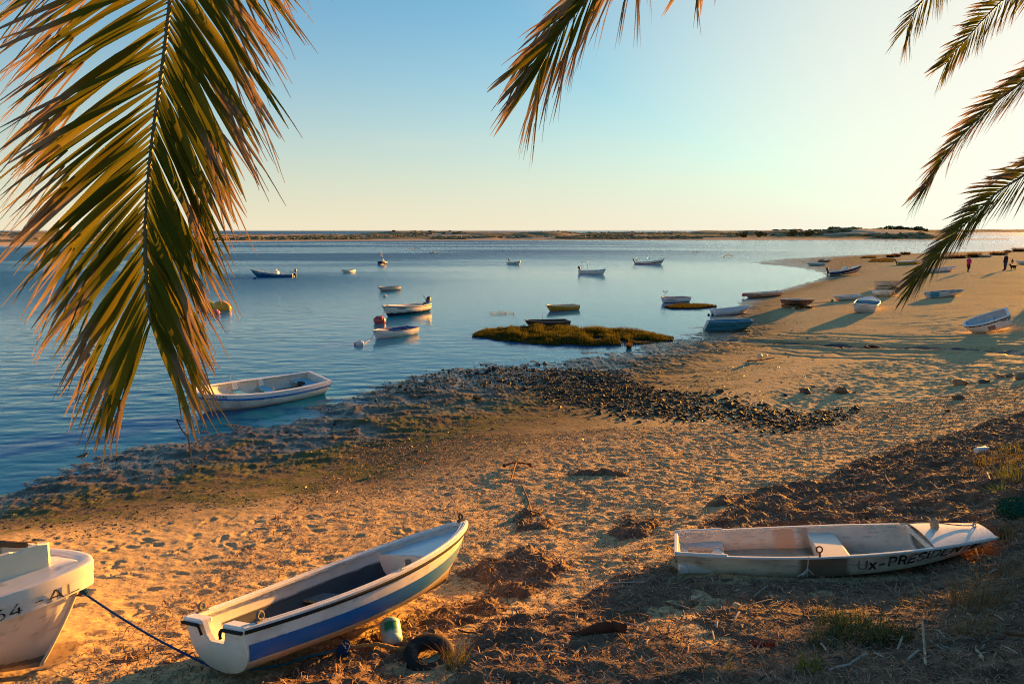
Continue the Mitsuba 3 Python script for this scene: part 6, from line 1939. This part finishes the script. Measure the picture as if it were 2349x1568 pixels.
def tyre(M, R, r, label, wide=1.25):
    k = new_name('tyre')
    tag(k, label, 'tyre')
    n, m_ = 96, 20
    a, b = np.linspace(0, 2 * np.pi, n), np.linspace(0, 2 * np.pi, m_)
    A, B = np.meshgrid(a, b, indexing='ij')
    cb, sb_ = np.sign(np.cos(B)) * np.abs(np.cos(B)) ** .7, np.sign(np.sin(B)) * np.abs(np.sin(B)) ** .7
    gro = 1 - .05 * ((np.sin(A * 24 + np.sin(B * 2)) > .3) & (np.cos(B) > .45))
    rad = R + r * cb * gro
    G = np.stack([rad * np.cos(A), rad * np.sin(A), r * wide * .8 * sb_], -1)
    G = G[:, ::-1] if False else G
    keep = B[0] < 9
    add(k + '__casing', grid_mesh(G[:, ::-1]), 'matte', lambda v: np.array([.020, .019, .018]) + np.array([.07, .05, .03]) * (fb(v, 9, 3, 3)[:, None] > .56) * .6, 50, TW(M))
    return k


c = on_sand(985, 1517, .035)
tyre(trimesh.transformations.translation_matrix(c) @ trimesh.transformations.rotation_matrix(.22, [1, .3, 0]), .175, .065, 'small black tyre half buried in seaweed at the end of the driftwood stick')
rope('old_rope', [on_sand(962, 1492, .10), on_sand(972, 1482, .13), on_sand(992, 1484, .12), on_sand(1005, 1493, .06), on_sand(1015, 1490, .03)], .011, (.36, .27, .17), 'pale rope looped over the half-buried tyre', 80)
rope('old_rope', [on_sand(948, 1492, .12), on_sand(940, 1512, .09), on_sand(935, 1530, .05), on_sand(925, 1548, .03)], .010, (.26, .2, .13), 'frayed pale rope hanging off the driftwood stick', 80)
ch_ = smooth_path([on_sand(948, 1524, .05), on_sand(962, 1536, .05), on_sand(975, 1540, .05)], 9)
lk = [moved(trimesh.creation.torus(.013, .0045, 10, 6), trimesh.transformations.translation_matrix(q) @ trimesh.transformations.rotation_matrix(1.57 * (i % 2), [1, .4, 0])) for i, q in enumerate(ch_)]
tag(add('chain', cat(*lk), 'matte', (.07, .05, .04), True), 'short rusty chain hanging inside the half-buried tyre', 'chain')

# the plastic canister
K = new_name('canister')
tag(K, 'dented pale green plastic canister with an open dark end, by the striped boat', 'canister')
c = on_sand(898, 1478, .11)
Mc = trimesh.transformations.translation_matrix(c) @ rotz(-1.25) @ trimesh.transformations.rotation_matrix(math.pi / 2 + .55, [0, 1, 0])
pr = np.array([[.045, .145], [.062, .146], [.088, .128], [.104, .10], [.106, .06], [.102, .05], [.106, .04], [.106, -.05], [.102, -.06], [.106, -.07], [.102, -.11], [.075, -.138], [.0, -.14]])
bd = trimesh.creation.revolve(pr[::-1], 36)
bd = bd.subdivide()
dn_ = np.exp(-((bd.vertices - [.085, .05, -.02]) ** 2).sum(1) / .004)
bd.vertices *= 1 - .22 * dn_[:, None] * [1, 1, 0]
gp = lambda v: np.where(((np.abs(v[:, 2] + .03) < .06) & (v[:, 0] < -.04) & (np.abs(v[:, 1]) < .07))[:, None], np.array([.02, .22, .09]), np.array([.34, .50, .42])) * (.7 + .5 * fb(v, 16, 3, 2)[:, None])
add(K + '__body', bd, 'paint', gp, 40, TW(Mc))
add(K + '__inside', moved(trimesh.creation.cylinder(.046, .02, 24), pose(0, 0, .136)), 'matte', (.012, .011, .01), 30, TW(Mc))  # dark disc painted for the shade inside the open neck
add(K + '__neck_ring', moved(trimesh.creation.torus(.050, .008, 26, 8), pose(0, 0, .147)), 'matte', (.03, .03, .028), True, TW(Mc))

# palm boot, sticks, reeds
def log(name, pts, r, col, label, n=50, seed=1, cat_='driftwood', stretch_=4):
    p = smooth_path(pts, n)
    m = tube(p + .15 * np.min(r) * np.random.default_rng(seed).standard_normal((n, 3)), np.interp(np.linspace(0, 1, n), np.linspace(0, 1, len(np.atleast_1d(r))), np.atleast_1d(r)), 11)
    m.vertices += .25 * np.mean(r) * (fb(m.vertices, 12, 3, seed)[:, None] - .5)
    k = add(name, m, 'matte', lambda v: np.asarray(col) * (.5 + fb(v, 15, 3, seed)[:, None]), True)
    tag(k, label, cat_)


log('palm_boot', [on_sand(1276, 1461, .015), on_sand(1337, 1474, .02), on_sand(1368, 1470, .035), on_sand(1405, 1462, .05), on_sand(1429, 1466, .045)], [.012, .018, .035, .062, .045], (.085, .035, .018), 'dark reddish brown palm frond base lying in the shaded seaweed')
log('driftwood_stick', [on_sand(1150, 1417, .02), on_sand(1196, 1407, .04), on_sand(1245, 1412, .02)], [.010, .012], (.20, .11, .05), 'thin brown stick across the seaweed below the skiff stern') if False else None
log('driftwood_stick', [on_sand(1405, 1432, .02), on_sand(1448, 1416, .03), on_sand(1486, 1420, .02)], [.009, .012], (.20, .12, .06), 'slim curved brown stick in the shaded seaweed above the palm frond base')
log('driftwood_stick', [on_sand(1052, 1452, .02), on_sand(1105, 1472, .02), on_sand(1140, 1480, .02)], [.010, .007], (.05, .035, .025), 'dark thin stick above the half-buried tyre')
log('driftwood_stick', [on_sand(1975, 1178, .03), on_sand(1998, 1164, .05)], [.028, .034], (.30, .20, .12), 'stubby tan driftwood piece on the lit seaweed behind the skiff')
log('driftwood_stick', [on_sand(2062, 1145, .02), on_sand(2030, 1110, .03), on_sand(2035, 1090, .03), on_sand(2060, 1075, .02), on_sand(2078, 1060, .02)], [.008, .006], (.30, .22, .15), 'long crooked twig on the lit seaweed behind the skiff foredeck')
log('driftwood_stick', [on_sand(2113, 1460, .10), on_sand(2117, 1500, .06), on_sand(2121, 1546, .02)], [.008, .009], (.36, .28, .18), 'pale stick standing upright at lower right, beside green grass')
log('driftwood_stick', [on_sand(2234, 1500, .03), on_sand(2250, 1538, .02)], [.010, .012], (.4, .32, .22), 'short pale stick lying lower right of the straw grass')
log('driftwood_stick', [on_sand(2305, 1472, .03), on_sand(2349, 1474, .03)], [.018, .016], (.18, .10, .05), 'brown stick at the right edge below the straw grass')
r3 = np.random.default_rng(33)
SEG = [((1388, 1358), (1478, 1352)), ((1354, 1366), (1441, 1358)), ((1541, 1387), (1582, 1400)), ((1590, 1382), (1612, 1374)), ((1708, 1400), (1770, 1382)), ((1730, 1376), (1758, 1356)), ((1424, 1434), (1468, 1455)), ((1311, 1530), (1334, 1506)),
       ((1633, 1446), (1638, 1469)), ((1482, 1497), (1487, 1485)), ((1480, 1470), (1485, 1458)), ((1433, 1484), (1450, 1477)), ((1684, 1430), (1695, 1415)), ((1643, 1443), (1645, 1433)), ((1226, 1549), (1231, 1543)), ((1266, 1527), (1297, 1525)),
       ((1526, 1415), (1547, 1416)), ((1700, 1440), (1702, 1447)), ((1806, 1384), (1772, 1396)), ((1882, 1482), (1894, 1504)), ((2058, 1502), (2069, 1475)), ((1950, 1536), (1988, 1520)), ((1900, 1560), (1950, 1540)), ((1720, 1490), (1735, 1478)),
       ((2182, 1368), (2205, 1376)), ((2290, 1408), (2330, 1402)), ((2280, 1430), (2300, 1445)), ((2230, 1268), (2245, 1290)), ((2265, 1330), (2285, 1322)), ((1600, 1500), (1622, 1494)), ((1560, 1470), (1578, 1462)), ((2190, 1140), (2215, 1152)),
       ((2262, 1100), (2268, 1124)), ((1937, 1143), (1962, 1136)), ((2130, 1126), (2148, 1134)), ((2110, 1180), (2135, 1188)), ((1480, 1540), (1505, 1528)), ((1400, 1552), (1418, 1540)), ((2005, 1505), (2025, 1525)), ((2080, 1530), (2105, 1515))]
for i, (a, b) in enumerate(SEG):
    A_, B_ = on_sand(*a, .018), on_sand(*b, .018 + .015 * r3.random())
    p = smooth_path([A_, (A_ + B_) / 2 + [0, 0, .004], B_], 8)
    k = add('reed_piece', tube(p, r3.uniform(.006, .010), 6, flat=(1.2, .7)), 'matte', np.array([.36, .31, .25]) * r3.uniform(.6, 1.15), True)
    tag(k, 'pale broken reed piece lying on dark seaweed', 'reed', 'broken reed pieces on the seaweed')
n = 2600
qx, qy = r3.uniform(-1.2, 9.5, n), 4.6 + 7.5 * r3.random(n) ** 1.5
okk = (weed_cover(qx, qy) > -.1) & (r3.random(n) < .35 + .65 * sst(1.5, 5.5, qx))
qx, qy = qx[okk], qy[okk]
n = len(qx)
z = np.maximum(SZi(np.stack([qx, qy], -1)), Hs(qx, qy)) + .012
az, L_ = r3.uniform(0, 6.28, n), r3.uniform(.02, .11, n) * (.7 + .6 * sst(2, 6, qx))
d = np.stack([np.cos(az), np.sin(az), r3.normal(.05, .12, n)], -1)
w = np.stack([-np.sin(az), np.cos(az), 0 * az], -1) * r3.uniform(.002, .006, n)[:, None]
p0 = np.stack([qx, qy, z], -1)
up_ = np.array([0, 0, .004])
V = np.stack([p0 - w, p0 + up_, p0 + w, p0 + d * L_[:, None] - w, p0 + d * L_[:, None] + up_, p0 + d * L_[:, None] + w], 1).reshape(-1, 3)
kk = np.arange(n)[:, None] * 6
F = np.concatenate([kk + [0, 1, 4], kk + [0, 4, 3], kk + [1, 2, 5], kk + [1, 5, 4]])
scene['reed_litter'] = mikit.ply((V, F), 'matte', False, None, np.repeat(np.array([.30, .25, .20]) * r3.uniform(.3, 1.3, n)[:, None], 6, 0))
tag('reed_litter', 'small broken reeds, shells and chips strewn over the seaweed', 'litter', kind='stuff')

# bricks, net, bottle, anchor and the rest
for i, (px, py, s, rz, lab) in enumerate([(1738, 1484, (.10, .055, .05), .2, 'broken red hollow brick in shade, left piece'), (1768, 1490, (.07, .05, .045), -.5, 'broken red brick in shade, right piece')]):
    c = on_sand(px, py, .01)
    b = manifold3d.Manifold.cube((s[0], s[1], s[2]), True) - manifold3d.Manifold.cube((s[0] * .62, s[1] * 2, s[2] * .55), True)
    m = b.refine_to_length(.012).to_mesh()
    t = trimesh.Trimesh(m.vert_properties[:, :3], m.tri_verts)
    t.vertices += .006 * (fb(t.vertices, 40, 2, i)[:, None] - .5)
    k = add('brick', t, 'matte', lambda v: np.array([.24, .05, .025]) * (.5 + fb(v, 30, 3, 1)[:, None]), 30, TW(pose(c[0], c[1], c[2] + .02, rz, .1, .1)))
    tag(k, lab, 'brick')
for i, (px, py, s, lab) in enumerate([(2352, 1190, .21, 'heap of dark green fishing net at the right edge beside the skiff bow')]):
    c = on_sand(px, py, .0)
    r = np.random.default_rng(60 + i)
    ms = []
    for q in range(170):
        d = r.normal(size=3)
        d[2] = abs(d[2])
        d /= np.linalg.norm(d)
        t = trimesh.creation.torus(s * r.uniform(.10, .32), .004, 12, 4)
        ms.append(moved(t, trimesh.transformations.translation_matrix(d * s * [1.3, 1, .55]) @ trimesh.transformations.random_rotation_matrix(r.random(3))))
    core = trimesh.creation.icosphere(4, s * .97)
    core.vertices *= [1.3, 1, .55]
    core.vertices += (fb(core.vertices, 9, 4, i)[:, None] - .5) * .45 * core.vertices
    k = add('fishing_net', cat(core, *ms), 'matte', lambda v: np.array([.008, .085, .05]) * (.4 + 1.2 * fb(v, 40, 3, 3)[:, None]), True, TW(trimesh.transformations.translation_matrix(c)))
    tag(k, lab, 'net', kind='stuff') if False else tag(k, lab, 'net')
c = on_sand(2249, 1055, .05)
K = new_name('bottle')
tag(K, 'white plastic bottle lying on seaweed at the upper right of the heap', 'bottle')
Mb = trimesh.transformations.translation_matrix(c) @ rotz(.35) @ trimesh.transformations.rotation_matrix(math.pi / 2, [0, 1, 0])
add(K + '__body', trimesh.creation.revolve(np.array([[0, -.14], [.045, -.135], [.048, -.12], [.048, .06], [.04, .10], [.018, .125], [.018, .15], [0, .15]]), 24), 'paint', (.5, .56, .58), 40, TW(Mb))
add(K + '__cap', moved(trimesh.creation.cylinder(.021, .03, sections=18), pose(0, 0, .16)), 'paint', (.05, .15, .3), 40, TW(Mb))
K = new_name('anchor')
tag(K, 'rusty grapnel anchor lying on the trampled sand at the centre', 'anchor')
a0, a1 = on_sand(1172, 1106, .05), on_sand(1186, 1068, .10)
add(K + '__shank', tube(smooth_path([a0, (a0 + a1) / 2 + [0, 0, .05], a1], 10), .017, 8), 'matte', RUST, True)
b0, b1 = on_sand(1157, 1074, .07), on_sand(1216, 1070, .07)
add(K + '__stock', cat(tube(smooth_path([b0, (b0 + b1) / 2 + [0, 0, .06], b1], 10), .015, 8), *[moved(trimesh.creation.icosphere(2, .045), trimesh.transformations.translation_matrix(q)) for q in (b0, b1)]), 'matte', (.09, .045, .025), True)
for q in (-1, -.4, .5, 1):
    add(K + '__fluke', tube(smooth_path([a1 + [0, 0, -.02], a1 + [q * .10, -.05, -.01], a1 + [q * .17, -.14, -.02]], 10), np.linspace(.014, .006, 10), 7), 'matte', RUST, True)
rope('old_rope', [on_sand(1197, 1112, .02), on_sand(1206, 1132, .02), on_sand(1214, 1152, .02), on_sand(1219, 1180, .03), on_sand(1230, 1178, .03), on_sand(1244, 1168, .03)], .014, (.12, .085, .05), 'brown weathered rope leading from the anchor to a seaweed clump')
rope('old_rope', [on_sand(1064, 1242, .30), on_sand(1062, 1262, .06), on_sand(1078, 1272, .03), on_sand(1096, 1290, .02), on_sand(1122, 1306, .02), on_sand(1160, 1311, .02)], .007, (.22, .20, .09), 'thin yellowish rope trailing from the striped boat bow')
c = ground(2003, 796)
k = tyre(trimesh.transformations.translation_matrix([c[0], c[1], float(Hs(c[0], c[1])) + .10]) @ trimesh.transformations.rotation_matrix(.10, [1, 0, 0]), .29, .10, 'car tyre with a yellow mark lying in the creek')
Mt = trimesh.transformations.translation_matrix([c[0], c[1], float(Hs(c[0], c[1])) + .10]) @ trimesh.transformations.rotation_matrix(.10, [1, 0, 0])
add(k + '__paint_mark', tube([[.393 * math.cos(a), .393 * math.sin(a), 0] for a in np.linspace(-.35, -.1, 8)], .045, 8, flat=(.25, 1.3)), 'paint', (.5, .36, .01), True, TW(Mt))
c = ground(1743, 826)
log('driftwood_stick', [ground(1714, 829) + [0, 0, .03], ground(1740, 829) + [0, 0, .06], ground(1776, 825) + [0, 0, .10]], [.03, .02], (.06, .05, .03), 'dark weedy stick on the smooth sand with a pale float on it')
tag(add('float', trimesh.creation.icosphere(2, .13), 'paint', (.5, .42, .26), True, TW(trimesh.transformations.translation_matrix(ground(1742, 826) + [0, 0, .17]))), 'pale round float on the weedy stick', 'float')
for a, b, c_, r_, lab in [((1660, 590), (1668, 585), (1680, 587), .10, 'branched driftwood standing at the tip of the sand spit'), ((940, 571), (952, 569), (962, 571), .10, 'driftwood afloat far out, left of centre'), ((985, 580), (996, 579), (1008, 575), .08, 'thin branch sticking out of the far water, left of centre'), ((1590, 578), (1597, 576), (1606, 578), .09, 'driftwood afloat beyond the red-banded fishing boat'),
                        ((1935, 640), (1950, 637), (1962, 630), .05, 'pale pole lying by the navy and white motorboat')]:
    z0 = .1
    log('driftwood_branch', [level(*a, z0), level(*b, .5 if 'branch' in lab else .25), level(*c_, z0 + .1)], [r_, r_ * .6], (.05, .04, .03) if 'pale' not in lab else (.3, .2, .1), lab)
for i, (px, py, s) in enumerate([(2022, 1196, .05), (1992, 1190, .035), (2070, 1172, .035), (1893, 1167, .03), (1690, 1395, .04), (1595, 1378, .045)]):
    c = on_sand(px, py, .02)
    m = trimesh.creation.icosphere(2, s)
    m.vertices *= [1.2, .8, .35]
    m.vertices += .25 * s * (fb(m.vertices, 30, 2, i)[:, None] - .5)
    tag(add('shell', m, 'matte', (.5, .4, .25), True, TW(trimesh.transformations.translation_matrix(c) @ trimesh.transformations.rotation_matrix(.5, [1, .5, 0]))), 'pale shell lying on the seaweed behind or beside the skiff', 'shell', 'pale shells on the seaweed')
